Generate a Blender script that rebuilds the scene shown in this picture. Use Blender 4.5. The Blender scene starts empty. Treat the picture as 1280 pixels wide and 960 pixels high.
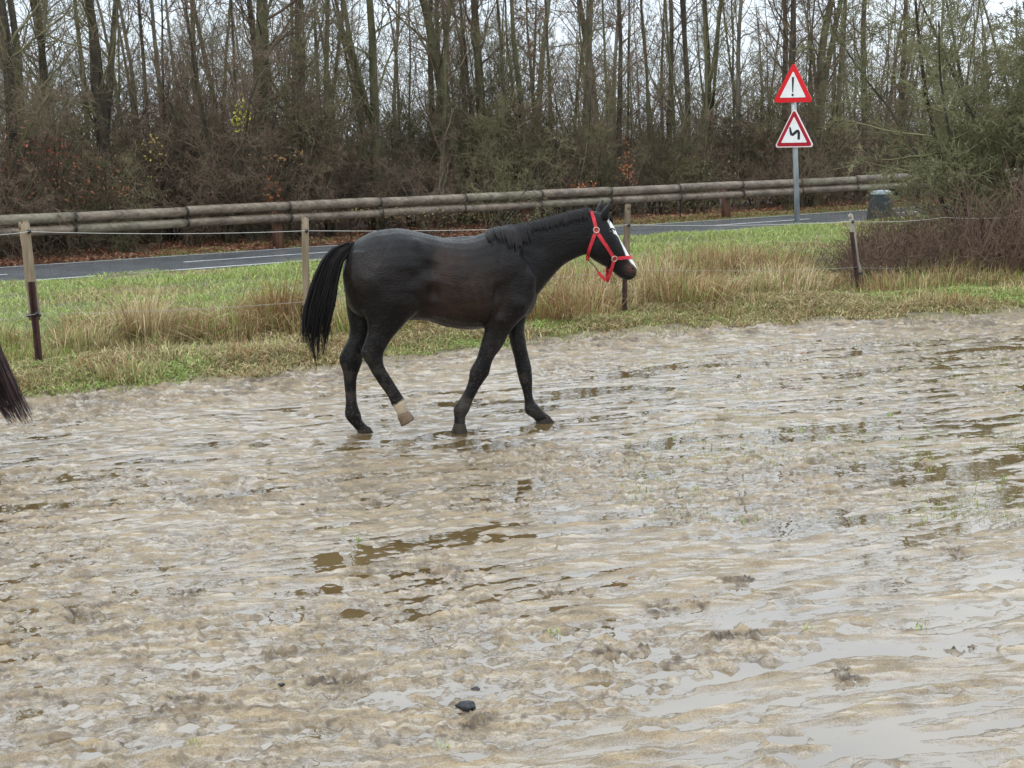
import bpy, math, random
import numpy as np
from mathutils import Vector, Matrix, Euler
from mathutils.bvhtree import BVHTree

scene = bpy.context.scene
COL = scene.collection
PI = math.pi

# ------------------------------------------------------------------ camera
FPX = 2000.0                      # focal length in pixels of the 1280 wide photograph
CAM_H = 2.13
PITCH = math.atan(303.0 / FPX)
ROLL = math.radians(1.2)
cam_data = bpy.data.cameras.new('camera')
cam_data.sensor_width = 36.0
cam_data.lens = 36.0 * FPX / 1280.0
cam_data.clip_start = 0.1
cam_data.clip_end = 3000.0
cam = bpy.data.objects.new('camera', cam_data)
COL.objects.link(cam)
CAM_M = Matrix.Translation((0, 0, CAM_H)) @ Matrix.Rotation(PI / 2 - PITCH, 4, 'X') @ Matrix.Rotation(-ROLL, 4, 'Z')
cam.matrix_world = CAM_M
scene.camera = cam

# ------------------------------------------------------------------ sky and light
SUN_EL, SUN_AZ = math.radians(48), math.radians(215)      # azimuth measured clockwise from +Y
world = bpy.data.worlds.new('World')
scene.world = world
world.use_nodes = True
wn = world.node_tree.nodes
wl = world.node_tree.links
for n in list(wn):
    wn.remove(n)
w_out = wn.new('ShaderNodeOutputWorld')
w_bg = wn.new('ShaderNodeBackground')
w_sky = wn.new('ShaderNodeTexSky')
w_sky.sky_type = 'NISHITA'
w_sky.sun_disc = False
w_sky.sun_elevation = SUN_EL
w_sky.sun_rotation = SUN_AZ
w_tc = wn.new('ShaderNodeTexCoord')
w_noise = wn.new('ShaderNodeTexNoise')
w_noise.inputs['Scale'].default_value = 2.2
w_noise.inputs['Detail'].default_value = 4.0
w_ramp = wn.new('ShaderNodeValToRGB')
w_ramp.color_ramp.elements[0].position = 0.3
w_ramp.color_ramp.elements[0].color = (8.6, 9.8, 11.0, 1)
w_ramp.color_ramp.elements[1].position = 0.72
w_ramp.color_ramp.elements[1].color = (11.6, 12.3, 12.9, 1)
w_mix = wn.new('ShaderNodeMixRGB')
w_mix.inputs[0].default_value = 0.88
wl.new(w_tc.outputs['Generated'], w_noise.inputs['Vector'])
wl.new(w_noise.outputs['Fac'], w_ramp.inputs['Fac'])
wl.new(w_sky.outputs[0], w_mix.inputs[1])
wl.new(w_ramp.outputs[0], w_mix.inputs[2])
# an overcast sky is brighter overhead than at the horizon
w_sep = wn.new('ShaderNodeSeparateXYZ'); wl.new(w_tc.outputs['Generated'], w_sep.inputs[0])
w_cie = wn.new('ShaderNodeMapRange'); w_cie.inputs['From Min'].default_value = 0.0; w_cie.inputs['From Max'].default_value = 1.0
w_cie.inputs['To Min'].default_value = 1.5; w_cie.inputs['To Max'].default_value = 3.1
wl.new(w_sep.outputs['Z'], w_cie.inputs['Value'])
w_mul = wn.new('ShaderNodeMixRGB'); w_mul.blend_type = 'MULTIPLY'; w_mul.inputs[0].default_value = 1.0
wl.new(w_mix.outputs[0], w_mul.inputs[1]); wl.new(w_cie.outputs[0], w_mul.inputs[2])
wl.new(w_mul.outputs[0], w_bg.inputs['Color'])
w_bg.inputs['Strength'].default_value = 0.10
wl.new(w_bg.outputs[0], w_out.inputs['Surface'])

sun_data = bpy.data.lights.new('sun', 'SUN')
sun_data.energy = 1.1
sun_data.angle = math.radians(20)
sun_data.color = (1.0, 0.97, 0.92)
sun = bpy.data.objects.new('sun', sun_data)
COL.objects.link(sun)
sdir = Vector((math.sin(SUN_AZ) * math.cos(SUN_EL), math.cos(SUN_AZ) * math.cos(SUN_EL), math.sin(SUN_EL)))
sun.rotation_euler = (-sdir).to_track_quat('-Z', 'Y').to_euler()

scene.view_settings.view_transform = 'Standard'
scene.view_settings.look = 'None'
scene.view_settings.gamma = 1.0
scene.view_settings.exposure = -0.30
scene.render.engine = 'CYCLES'
scene.cycles.max_bounces = 5
scene.cycles.diffuse_bounces = 3
scene.cycles.glossy_bounces = 3
scene.cycles.use_denoising = True

# ------------------------------------------------------------------ measuring helpers
CAM_O = Vector((0, 0, CAM_H))
CAM_R = CAM_M.to_3x3()
def ray(px, py):
    return (CAM_R @ Vector(((px - 640.0) / FPX, (480.0 - py) / FPX, -1.0))).normalized()
def G(px, py, z=0.0):
    d = ray(px, py)
    t = (z - CAM_H) / d.z
    return CAM_O + d * t
def at_depth(px, py, y):
    d = ray(px, py)
    return CAM_O + d * (y / d.y)
def project(p):
    q = CAM_R.transposed() @ (Vector(p) - CAM_O)
    return 640 + FPX * q.x / -q.z, 480 - FPX * q.y / -q.z

# ------------------------------------------------------------------ numpy noise
_rng = np.random.RandomState(7)
_TAB = _rng.rand(256, 256).astype(np.float32)
def vnoise(x, y, seed=0):
    x = np.asarray(x, np.float64) + seed * 17.37
    y = np.asarray(y, np.float64) + seed * 41.91
    xi = np.floor(x).astype(np.int64); yi = np.floor(y).astype(np.int64)
    fx = x - xi; fy = y - yi
    fx = fx * fx * fx * (fx * (fx * 6 - 15) + 10); fy = fy * fy * fy * (fy * (fy * 6 - 15) + 10)
    a = _TAB[xi & 255, yi & 255]; b = _TAB[(xi + 1) & 255, yi & 255]
    c = _TAB[xi & 255, (yi + 1) & 255]; d = _TAB[(xi + 1) & 255, (yi + 1) & 255]
    return (a * (1 - fx) + b * fx) * (1 - fy) + (c * (1 - fx) + d * fx) * fy - 0.5
def fbm(x, y, seed=0, octs=4, gain=0.5):
    s = 0.0; amp = 1.0; ca, sa = math.cos(0.6), math.sin(0.6)
    for i in range(octs):
        s = s + amp * vnoise(x, y, seed + i * 3)
        x, y = (x * ca - y * sa) * 2.03, (x * sa + y * ca) * 2.03
        amp *= gain
    return s
def cells(x, y, size, seed, prob=1.0):
    """nearest jittered point: distance and a random value of it"""
    cx = np.floor(x / size).astype(np.int64); cy = np.floor(y / size).astype(np.int64)
    best = np.full(x.shape, 1e9); rid = np.zeros(x.shape)
    for i in (-1, 0, 1):
        for j in (-1, 0, 1):
            gx = cx + i; gy = cy + j
            r1 = _TAB[(gx * 7 + seed * 13) & 255, (gy * 11 + seed) & 255]
            r2 = _TAB[(gx * 5 + seed * 3 + 91) & 255, (gy * 3 + 57) & 255]
            r3 = _TAB[(gx * 3 + 17) & 255, (gy * 13 + seed * 7 + 5) & 255]
            px = (gx + 0.15 + 0.7 * r1) * size; py = (gy + 0.15 + 0.7 * r2) * size
            d = np.hypot(x - px, y - py)
            d = np.where(r3 < prob, d, 1e9)
            m = d < best
            best = np.where(m, d, best); rid = np.where(m, r3 / max(prob, 1e-6), rid)
    return best, rid
def sstep(a, b, x):
    t = np.clip((x - a) / (b - a), 0, 1)
    return t * t * (3 - 2 * t)

# ------------------------------------------------------------------ mesh helpers
class Geo:
    def __init__(s):
        s.v = []; s.q = []; s.t = []; s.n = 0; s.c = []
    def add(s, V, Q=None, T=None, color=None):
        V = np.asarray(V, np.float32).reshape(-1, 3)
        s.v.append(V)
        if Q is not None and len(Q): s.q.append(np.asarray(Q, np.int32).reshape(-1, 4) + s.n)
        if T is not None and len(T): s.t.append(np.asarray(T, np.int32).reshape(-1, 3) + s.n)
        if color is not None:
            c = np.asarray(color, np.float32)
            if c.ndim == 1: c = np.tile(c, (len(V), 1))
            s.c.append(c)
        s.n += len(V)
    def mesh(s, name, smooth=True):
        V = np.concatenate(s.v)
        Q = np.concatenate(s.q) if s.q else np.zeros((0, 4), np.int32)
        T = np.concatenate(s.t) if s.t else np.zeros((0, 3), np.int32)
        me = bpy.data.meshes.new(name)
        me.vertices.add(len(V)); me.vertices.foreach_set('co', V.ravel())
        nl = Q.size + T.size
        me.loops.add(nl)
        me.loops.foreach_set('vertex_index', np.concatenate([Q.ravel(), T.ravel()]).astype(np.int32))
        me.polygons.add(len(Q) + len(T))
        st = np.concatenate([np.arange(len(Q)) * 4, Q.size + np.arange(len(T)) * 3]).astype(np.int32)
        me.polygons.foreach_set('loop_start', st)
        me.polygons.foreach_set('use_smooth', np.full(len(Q) + len(T), smooth))
        me.update(calc_edges=True)
        if s.c:
            C = np.concatenate(s.c)
            at = me.color_attributes.new('Col', 'FLOAT_COLOR', 'POINT')
            at.data.foreach_set('color', np.concatenate([C, np.ones((len(C), 1), np.float32)], 1).ravel())
        return me

def tube(g, P, R, sides=5, cap=False, color=None):
    P = np.asarray(P, np.float64); R = np.asarray(R, np.float64)
    n = len(P)
    T = np.gradient(P, axis=0)
    T /= (np.linalg.norm(T, axis=1, keepdims=True) + 1e-12)
    ref = np.array([0.0, 0, 1]) if abs(T[0, 2]) < 0.8 else np.array([1.0, 0, 0])
    U = np.cross(T, ref); U /= (np.linalg.norm(U, axis=1, keepdims=True) + 1e-12)
    W = np.cross(T, U)
    a = np.arange(sides) * 2 * PI / sides
    ring = P[:, None, :] + R[:, None, None] * (np.cos(a)[None, :, None] * U[:, None, :] + np.sin(a)[None, :, None] * W[:, None, :])
    V = ring.reshape(-1, 3)
    i = np.arange(n - 1)[:, None] * sides; j = np.arange(sides)[None, :]; j2 = (j + 1) % sides
    Q = np.stack([i + j, i + sides + j, i + sides + j2, i + j2], -1).reshape(-1, 4)
    Tt = None
    if cap:
        V = np.concatenate([V, P[:1], P[-1:]])
        k = np.arange(sides); k2 = (k + 1) % sides
        A = np.stack([np.full(sides, n * sides), k, k2], -1)
        B = np.stack([np.full(sides, n * sides + 1), (n - 1) * sides + k2, (n - 1) * sides + k], -1)
        Tt = np.concatenate([A, B])
    g.add(V, Q, Tt, color)

def box(g, c, sx, sy, sz, ax=None, color=None):
    """box of size sx,sy,sz centred on c, ax = 3x3 with columns as axes"""
    s = np.array([[-1,-1,-1],[1,-1,-1],[1,1,-1],[-1,1,-1],[-1,-1,1],[1,-1,1],[1,1,1],[-1,1,1]], float) * 0.5
    s = s * np.array([sx, sy, sz])
    if ax is not None: s = s @ np.asarray(ax).T
    g.add(s + np.asarray(c), [[0,3,2,1],[4,5,6,7],[0,1,5,4],[1,2,6,5],[2,3,7,6],[3,0,4,7]], None, color)

def link(name, me, mat=None, parent=None, loc=None):
    o = bpy.data.objects.new(name, me)
    COL.objects.link(o)
    if mat is not None and me is not None:
        if not me.materials: me.materials.append(mat)
    if parent is not None: o.parent = parent
    if loc is not None: o.location = loc
    return o
def thing(name, label, cat, loc=(0, 0, 0), rz=0.0, group=None):
    o = bpy.data.objects.new(name, None)
    COL.objects.link(o)
    o.empty_display_size = 0.2
    o.location = loc; o.rotation_euler = (0, 0, rz)
    o['label'] = label; o['category'] = cat
    if group: o['group'] = group
    return o
def tag(o, label=None, cat=None, group=None, kind=None):
    if label: o['label'] = label
    if cat: o['category'] = cat
    if group: o['group'] = group
    if kind: o['kind'] = kind
    return o

# ------------------------------------------------------------------ materials
def new_mat(name):
    m = bpy.data.materials.new(name); m.use_nodes = True
    nt = m.node_tree
    b = nt.nodes['Principled BSDF']
    return m, nt, b
def noise_mat(name, c1, c2, scale=20, rough=0.7, bump=0.3, stretch=(1, 1, 1), spec=0.3, dist=0.01, detail=5, coords='Object'):
    m, nt, b = new_mat(name)
    tc = nt.nodes.new('ShaderNodeTexCoord'); mp = nt.nodes.new('ShaderNodeMapping')
    mp.inputs['Scale'].default_value = stretch
    nz = nt.nodes.new('ShaderNodeTexNoise'); nz.inputs['Scale'].default_value = scale; nz.inputs['Detail'].default_value = detail
    nz2 = nt.nodes.new('ShaderNodeTexNoise'); nz2.inputs['Scale'].default_value = scale * 0.23; nz2.inputs['Detail'].default_value = 3
    ad = nt.nodes.new('ShaderNodeMath'); ad.operation = 'MULTIPLY_ADD'; ad.inputs[1].default_value = 0.5
    rp = nt.nodes.new('ShaderNodeValToRGB')
    rp.color_ramp.elements[0].position = 0.36; rp.color_ramp.elements[0].color = (*c1, 1)
    rp.color_ramp.elements[1].position = 0.66; rp.color_ramp.elements[1].color = (*c2, 1)
    nt.links.new(tc.outputs[coords], mp.inputs['Vector'])
    nt.links.new(mp.outputs[0], nz.inputs['Vector']); nt.links.new(mp.outputs[0], nz2.inputs['Vector'])
    mu = nt.nodes.new('ShaderNodeMath'); mu.operation = 'MULTIPLY'; mu.inputs[1].default_value = 0.5
    nt.links.new(nz2.outputs['Fac'], mu.inputs[0])
    nt.links.new(nz.outputs['Fac'], ad.inputs[0]); nt.links.new(mu.outputs[0], ad.inputs[2])
    nt.links.new(ad.outputs[0], rp.inputs['Fac']); nt.links.new(rp.outputs[0], b.inputs['Base Color'])
    b.inputs['Roughness'].default_value = rough
    b.inputs['Specular IOR Level'].default_value = spec
    if bump:
        bp = nt.nodes.new('ShaderNodeBump'); bp.inputs['Strength'].default_value = bump; bp.inputs['Distance'].default_value = dist
        nt.links.new(nz.outputs['Fac'], bp.inputs['Height']); nt.links.new(bp.outputs[0], b.inputs['Normal'])
    return m
def flat_mat(name, c, rough=0.5, metal=0.0, spec=0.5):
    m, nt, b = new_mat(name)
    nz = nt.nodes.new('ShaderNodeTexNoise'); nz.inputs['Scale'].default_value = 14; nz.inputs['Detail'].default_value = 4
    tc = nt.nodes.new('ShaderNodeTexCoord'); nt.links.new(tc.outputs['Object'], nz.inputs['Vector'])
    mx = nt.nodes.new('ShaderNodeMixRGB'); mx.inputs[1].default_value = (*[x * 0.85 for x in c], 1); mx.inputs[2].default_value = (*c, 1)
    nt.links.new(nz.outputs['Fac'], mx.inputs[0]); nt.links.new(mx.outputs[0], b.inputs['Base Color'])
    b.inputs['Roughness'].default_value = rough; b.inputs['Metallic'].default_value = metal
    b.inputs['Specular IOR Level'].default_value = spec
    return m
def attr_mat(name, rough=0.7, spec=0.25, translucent=0.0):
    m, nt, b = new_mat(name)
    a = nt.nodes.new('ShaderNodeAttribute'); a.attribute_name = 'Col'
    nt.links.new(a.outputs['Color'], b.inputs['Base Color'])
    b.inputs['Roughness'].default_value = rough; b.inputs['Specular IOR Level'].default_value = spec
    if translucent:
        tr = nt.nodes.new('ShaderNodeBsdfTranslucent'); mx = nt.nodes.new('ShaderNodeMixShader')
        mx.inputs[0].default_value = translucent
        nt.links.new(a.outputs['Color'], tr.inputs['Color'])
        nt.links.new(b.outputs[0], mx.inputs[1]); nt.links.new(tr.outputs[0], mx.inputs[2])
        nt.links.new(mx.outputs[0], nt.nodes['Material Output'].inputs['Surface'])
    return m

M = {}
M['bark_dark'] = noise_mat('bark_dark', (0.022, 0.018, 0.013), (0.085, 0.07, 0.05), 9, 0.85, 0.8, (1, 1, 0.3), 0.2, 0.03)
M['bark_moss'] = noise_mat('bark_moss', (0.045, 0.04, 0.025), (0.125, 0.12, 0.062), 6, 0.9, 0.8, (1, 1, 0.35), 0.2, 0.03)
M['bark_grey'] = noise_mat('bark_grey', (0.06, 0.052, 0.04), (0.19, 0.17, 0.13), 8, 0.85, 0.6, (1, 1, 0.3), 0.2, 0.02)
M['twig_brown'] = noise_mat('twig_brown', (0.085, 0.060, 0.040), (0.22, 0.16, 0.11), 3, 0.8, 0, (1, 1, 1), 0.2)
M['twig_dark'] = noise_mat('twig_dark', (0.06, 0.043, 0.031), (0.17, 0.125, 0.088), 3, 0.8, 0, (1, 1, 1), 0.2)
M['twig_green'] = noise_mat('twig_green', (0.09, 0.082, 0.044), (0.23, 0.205, 0.11), 3, 0.85, 0, (1, 1, 1), 0.2)
M['twig_lichen'] = noise_mat('twig_lichen', (0.105, 0.105, 0.050), (0.26, 0.255, 0.135), 3, 0.85, 0, (1, 1, 1), 0.2)
M['twig_purple'] = noise_mat('twig_purple', (0.06, 0.036, 0.026), (0.19, 0.125, 0.085), 4, 0.8, 0, (1, 1, 1), 0.2)
M['grass'] = attr_mat('grass_blades', 0.6, 0.3, 0.25)
M['leaf'] = attr_mat('dead_leaves', 0.6, 0.3, 0.25)
M['log'] = noise_mat('weathered_log', (0.06, 0.043, 0.029), (0.23, 0.18, 0.128), 18, 0.40, 0.25, (0.04, 1, 1), 0.4, 0.01)
M['log_green'] = noise_mat('weathered_log_green', (0.08, 0.065, 0.043), (0.24, 0.21, 0.145), 15, 0.42, 0.25, (0.05, 1, 1), 0.35, 0.01)
M['joint'] = flat_mat('joint_band', (0.015, 0.013, 0.012), 0.6)
M['rust_wood'] = noise_mat('red_brown_wood', (0.045, 0.022, 0.014), (0.15, 0.075, 0.045), 14, 0.75, 0.5, (1, 1, 0.15), 0.3)
M['post_wood'] = noise_mat('old_post_wood', (0.05, 0.036, 0.023), (0.27, 0.21, 0.14), 26, 0.8, 0.9, (1, 1, 0.08), 0.25, 0.01)
M['post_pale'] = noise_mat('pale_post_wood', (0.14, 0.12, 0.09), (0.45, 0.41, 0.34), 26, 0.85, 0.9, (1, 1, 0.08), 0.2, 0.01)
M['rust'] = noise_mat('rusty_steel', (0.018, 0.008, 0.007), (0.07, 0.032, 0.024), 22, 0.65, 0.4, (1, 1, 1), 0.4)
M['galv'] = noise_mat('galvanised_steel', (0.22, 0.25, 0.26), (0.44, 0.47, 0.48), 9, 0.5, 0.1, (1, 1, 0.3), 0.5)
M['galv'].node_tree.nodes['Principled BSDF'].inputs['Metallic'].default_value = 0.35
M['wire'] = flat_mat('wire_white', (0.46, 0.45, 0.41), 0.5)
M['wire_dark'] = flat_mat('wire_grey', (0.32, 0.30, 0.27), 0.5)
M['black_plastic'] = flat_mat('black_plastic', (0.015, 0.016, 0.017), 0.45)
M['marker'] = noise_mat('marker_dark', (0.009, 0.012, 0.014), (0.03, 0.036, 0.04), 7, 0.6, 0.4, (1, 1, 1), 0.4)
M['marker_top'] = noise_mat('marker_top', (0.13, 0.16, 0.17), (0.28, 0.33, 0.34), 7, 0.5, 0.2, (1, 1, 1), 0.4)
M['sign_red'] = flat_mat('sign_red', (0.62, 0.012, 0.012), 0.35)
M['sign_bright_red'] = flat_mat('sign_bright_red', (0.70, 0.010, 0.018), 0.35)
M['sign_dark_red'] = flat_mat('sign_dark_red', (0.36, 0.006, 0.02), 0.4)
M['sign_white'] = flat_mat('sign_white', (0.85, 0.86, 0.86), 0.35)
M['sign_pale'] = flat_mat('sign_rim_pale', (0.80, 0.68, 0.68), 0.4)
M['sign_black'] = flat_mat('sign_black', (0.01, 0.01, 0.012), 0.5)
M['sign_back'] = flat_mat('sign_back', (0.35, 0.36, 0.37), 0.4, 0.6)
for k_, dirt in (('sign_white', (.60, .61, .58)), ('sign_bright_red', (.50, .012, .016)), ('sign_pale', (.62, .52, .5))):
    for n_ in M[k_].node_tree.nodes:
        if n_.type == 'MIX_RGB': n_.inputs[1].default_value = (*dirt, 1)
        if n_.type == 'TEX_NOISE': n_.inputs['Scale'].default_value = 5; n_.inputs['Detail'].default_value = 8
M['stone_black'] = noise_mat('stone_black', (0.008, 0.009, 0.011), (0.03, 0.032, 0.038), 40, 0.35, 0.5)

# ------------------------------------------------------------------ ground layout
def P2(v): return np.array([v[0], v[1]])
edge_pts = [G(*p) for p in ((-60, 506), (0, 503), (130, 494), (260, 480), (400, 464), (520, 450), (650, 434), (760, 423), (900, 411), (1050, 403), (1280, 394), (1360, 391))]
EPX = [-60, 0, 130, 260, 400, 520, 650, 760, 900, 1050, 1280, 1360]; EPY = [506, 503, 494, 480, 464, 450, 434, 423, 411, 403, 394, 391]
EX = np.array([p.x for p in edge_pts]); EY = np.array([p.y for p in edge_pts])
def edge_y(x):
    y = np.interp(x, EX, EY)
    s0 = (EY[1] - EY[0]) / (EX[1] - EX[0]); s1 = 0.35
    y = np.where(x < EX[0], EY[0] + np.maximum(x - EX[0], -12) * 0.4, y)
    return np.where(x > EX[-1], EY[-1] + (x - EX[-1]) * s1, y)
# road: near and far edges as straight lines on the ground
rn0, rn1 = G(0, 357), G(866, 293)
rail0, rail1 = G(350, 311), G(910, 274)
RD = (rail1 - rail0); RD.z = 0; RAIL_L = RD.length; RD.normalize()
RN = Vector((-RD.y, RD.x, 0))            # pointing away from camera
def perp(p): return (Vector((p[0], p[1], 0)) - Vector((rail0.x, rail0.y, 0))).dot(RN)
T_NEAR = perp(rn0); T_NEAR2 = perp(rn1)
T_FAR = perp(G(133, 326.5))
print('road perps', T_NEAR, T_NEAR2, T_FAR, 'rail len', RAIL_L, 'dir', math.degrees(math.atan2(RD.y, RD.x)))
ROAD_N = (T_NEAR + T_NEAR2) / 2; ROAD_F = T_FAR
def rail_coords(x, y):
    dx = x - rail0.x; dy = y - rail0.y
    return dx * RD.x + dy * RD.y, dx * RN.x + dy * RN.y
def rail_point(s, t, z=0.0):
    return Vector((rail0.x + RD.x * s + RN.x * t, rail0.y + RD.y * s + RN.y * t, z))
def column_point(px, t):
    """ground point on the view column px, t metres beyond the rail line"""
    d = ray(px, 300); dx, dy = d.x, d.y
    k = (t + rail0.x * RN.x + rail0.y * RN.y) / (dx * RN.x + dy * RN.y)
    return Vector((dx * k, dy * k, 0))

clods = [(230, 745, .13), (915, 731, .15), (232, 884, .17), (1190, 690, .15), (100, 768, .2), (425, 858, .2), (560, 600, .1), (405, 640, .1),
         (550, 717, .12), (700, 742, .13), (295, 634, .12), (470, 632, .08), (1130, 700, .10), (820, 760, .15), (1200, 810, .1), (610, 640, .09),
         (1030, 500, .08), (870, 755, .12), (60, 700, .1), (760, 820, .2), (920, 800, .18), (1130, 790, .09), (600, 905, .12), (350, 820, .12), (1060, 850, .12)]
CL = [(G(a, b), r) for a, b, r in clods]
HOOFS = [tuple(G(*p)[:2]) for p in ((459, 546), (573, 543), (681, 527))]
def ground_height(x, y, full=True):
    """height, grass mask, dark clod mask, litter mask"""
    x = np.asarray(x, float); y = np.asarray(y, float)
    e = y - edge_y(x) + 0.35 * fbm(x * 0.9, y * 0.9, 3, 3) + 0.10 * fbm(x * 6, y * 6, 5, 2)
    grass = sstep(-0.12, 0.25, e)
    ca, sa = math.cos(0.40), math.sin(0.40)
    wx = x + 0.25 * fbm(x * .8, y * .8, 40, 2); wy = y + 0.25 * fbm(x * .8, y * .8, 44, 2)
    a = wx * ca + wy * sa; b = -wx * sa + wy * ca
    region = fbm(x * 0.22, y * 0.22, 9, 2) * 0.004
    region = region - 0.0045 * np.exp(-(((x - 1.55) / 1.1) ** 2 + ((y - 5.6) / 0.75) ** 2)) - 0.0012 * sstep(0.0, 3.0, x) * sstep(7.0, 9.0, y)
    region = region - 0.004 * np.exp(-(((x - 0.05) / 0.8) ** 2 + ((y - 8.9) / 0.45) ** 2))
    z = 0.0058 + region
    rough_zone = sstep(-2.2, -0.3, e + .8 * vnoise(x * .8, y * .8, 66))
    patch = sstep(0.0, 0.25, fbm(x * 0.7, y * 0.7, 61, 2))
    z = z + 0.0055 * fbm(a / 0.8, b / 0.36, 11, 3) + 0.021 * fbm(a / 0.46, b / 0.10, 13, 4, .6)
    rg = fbm(a / 1.6, b / 0.13, 21, 2)
    z = z + 0.011 * rg
    z = z + (0.0045 + 0.005 * patch) * fbm(a / 0.16, b / 0.07, 31, 4, 0.6)
    fine = fbm(x / 0.045, y / 0.045, 71, 2)
    z = z + (0.0035 + 0.016 * patch + 0.020 * rough_zone) * fine
    z = z + rough_zone * (0.018 + 0.04 * fbm(a / 0.22, b / 0.12, 81, 4, .6))
    # hoof prints
    for size, seed, prob, rr, dep in ((0.36, 5, 0.6, 0.045, 0.030), (0.58, 8, 0.6, 0.060, 0.042), (0.21, 15, 0.4, 0.022, 0.018)):
        d, rid = cells(x, y, size, seed, prob)
        q = d / (rr * (0.8 + 0.5 * rid)) + 0.35 * vnoise(x / 0.05, y / 0.05, seed)
        z = z - dep * (0.35 + 0.9 * rid) * np.exp(-q ** 2 * 1.3) + dep * 0.42 * np.exp(-((q - 1.55) / 0.4) ** 2) * (0.6 + vnoise(a / 0.07, b / 0.07, seed + 2))
    # small crumbs
    d, rid = cells(x, y, 0.11, 12, 0.30)
    z = z + 0.009 * (rid * 0.8 + 0.3) * np.exp(-(d / (0.012 + 0.016 * rid)) ** 2) * sstep(-0.1, 0.3, fbm(x * 1.3, y * 1.3, 91, 2) + 0.15)
    for hx, hy in HOOFS:
        q = np.hypot(x - hx, (y - hy) * 1.0)
        z = z - 0.020 * np.exp(-(q / 0.085) ** 2) - 0.007 * np.exp(-(((x - hx) / .30) ** 2 + ((y - hy + .12) / .28) ** 2)) + 0.008 * np.exp(-((q - .15) / .03) ** 2) * (.5 + vnoise(x / .05, y / .05, 19))
    dark = np.zeros_like(x)
    for c, r in CL:
        q = np.hypot((x - c.x) / 1.0, (y - c.y) / 1.15) / (r * .62) + 1.3 * fbm(x / 0.08, y / 0.05, 101, 4, .6)
        m = sstep(1.05, 0.45, q)
        z = z + m * (0.004 + 0.036 * np.abs(fbm(x / 0.035, y / 0.03, 111, 4, .6)) - 0.022 * np.exp(-np.clip(q, 0, 9) ** 2 * 5))
        dark = np.maximum(dark, m)
    crumb = fbm(x / 0.035, y / 0.03, 181, 3)
    dark = np.clip(dark * (0.75 + 1.3 * crumb), 0, 1)
    dark = np.maximum(dark, 0.42 * sstep(.12, .38, fbm(a / .12, b / .035, 191, 4, .65)) * (.35 + .65 * patch))
    dark = np.maximum(dark, 0.75 * patch * sstep(.22, .34, fbm(a / .035, b / .022, 185, 3, .6)))
    dark = np.maximum(dark, rough_zone * (1 - grass) * (0.10 + 0.75 * sstep(-.05, 0.3, fbm(a / .16, b / .07, 121, 4, .6))))
    # verge
    s, t = rail_coords(x, y)
    vz = 0.05 + 0.07 * sstep(0.1, 1.3, e) + 0.10 * fbm(x * 0.7, y * 0.7, 131, 3) * sstep(0.5, 2, e) + 0.02 * fbm(x * 5, y * 5, 141, 2)
    roadm = sstep(ROAD_N - 1.2, ROAD_N - 0.1, t)
    vz = vz * (1 - roadm) + (-0.03) * roadm
    beyond = sstep(ROAD_F, ROAD_F + 0.5, t)
    vz = vz + beyond * (0.06 + 0.05 * fbm(x * 0.8, y * 0.8, 151, 3) + 0.02 * fbm(x * 4, y * 4, 161, 2))
    z = z * (1 - grass) + vz * grass
    litter = sstep(ROAD_F + 0.1, ROAD_F + 0.7, t + 0.4 * vnoise(x, y, 171))
    return z, grass, dark, litter
def gz(x, y):
    return float(ground_height(np.array([float(x)]), np.array([float(y)]))[0][0])

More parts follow.
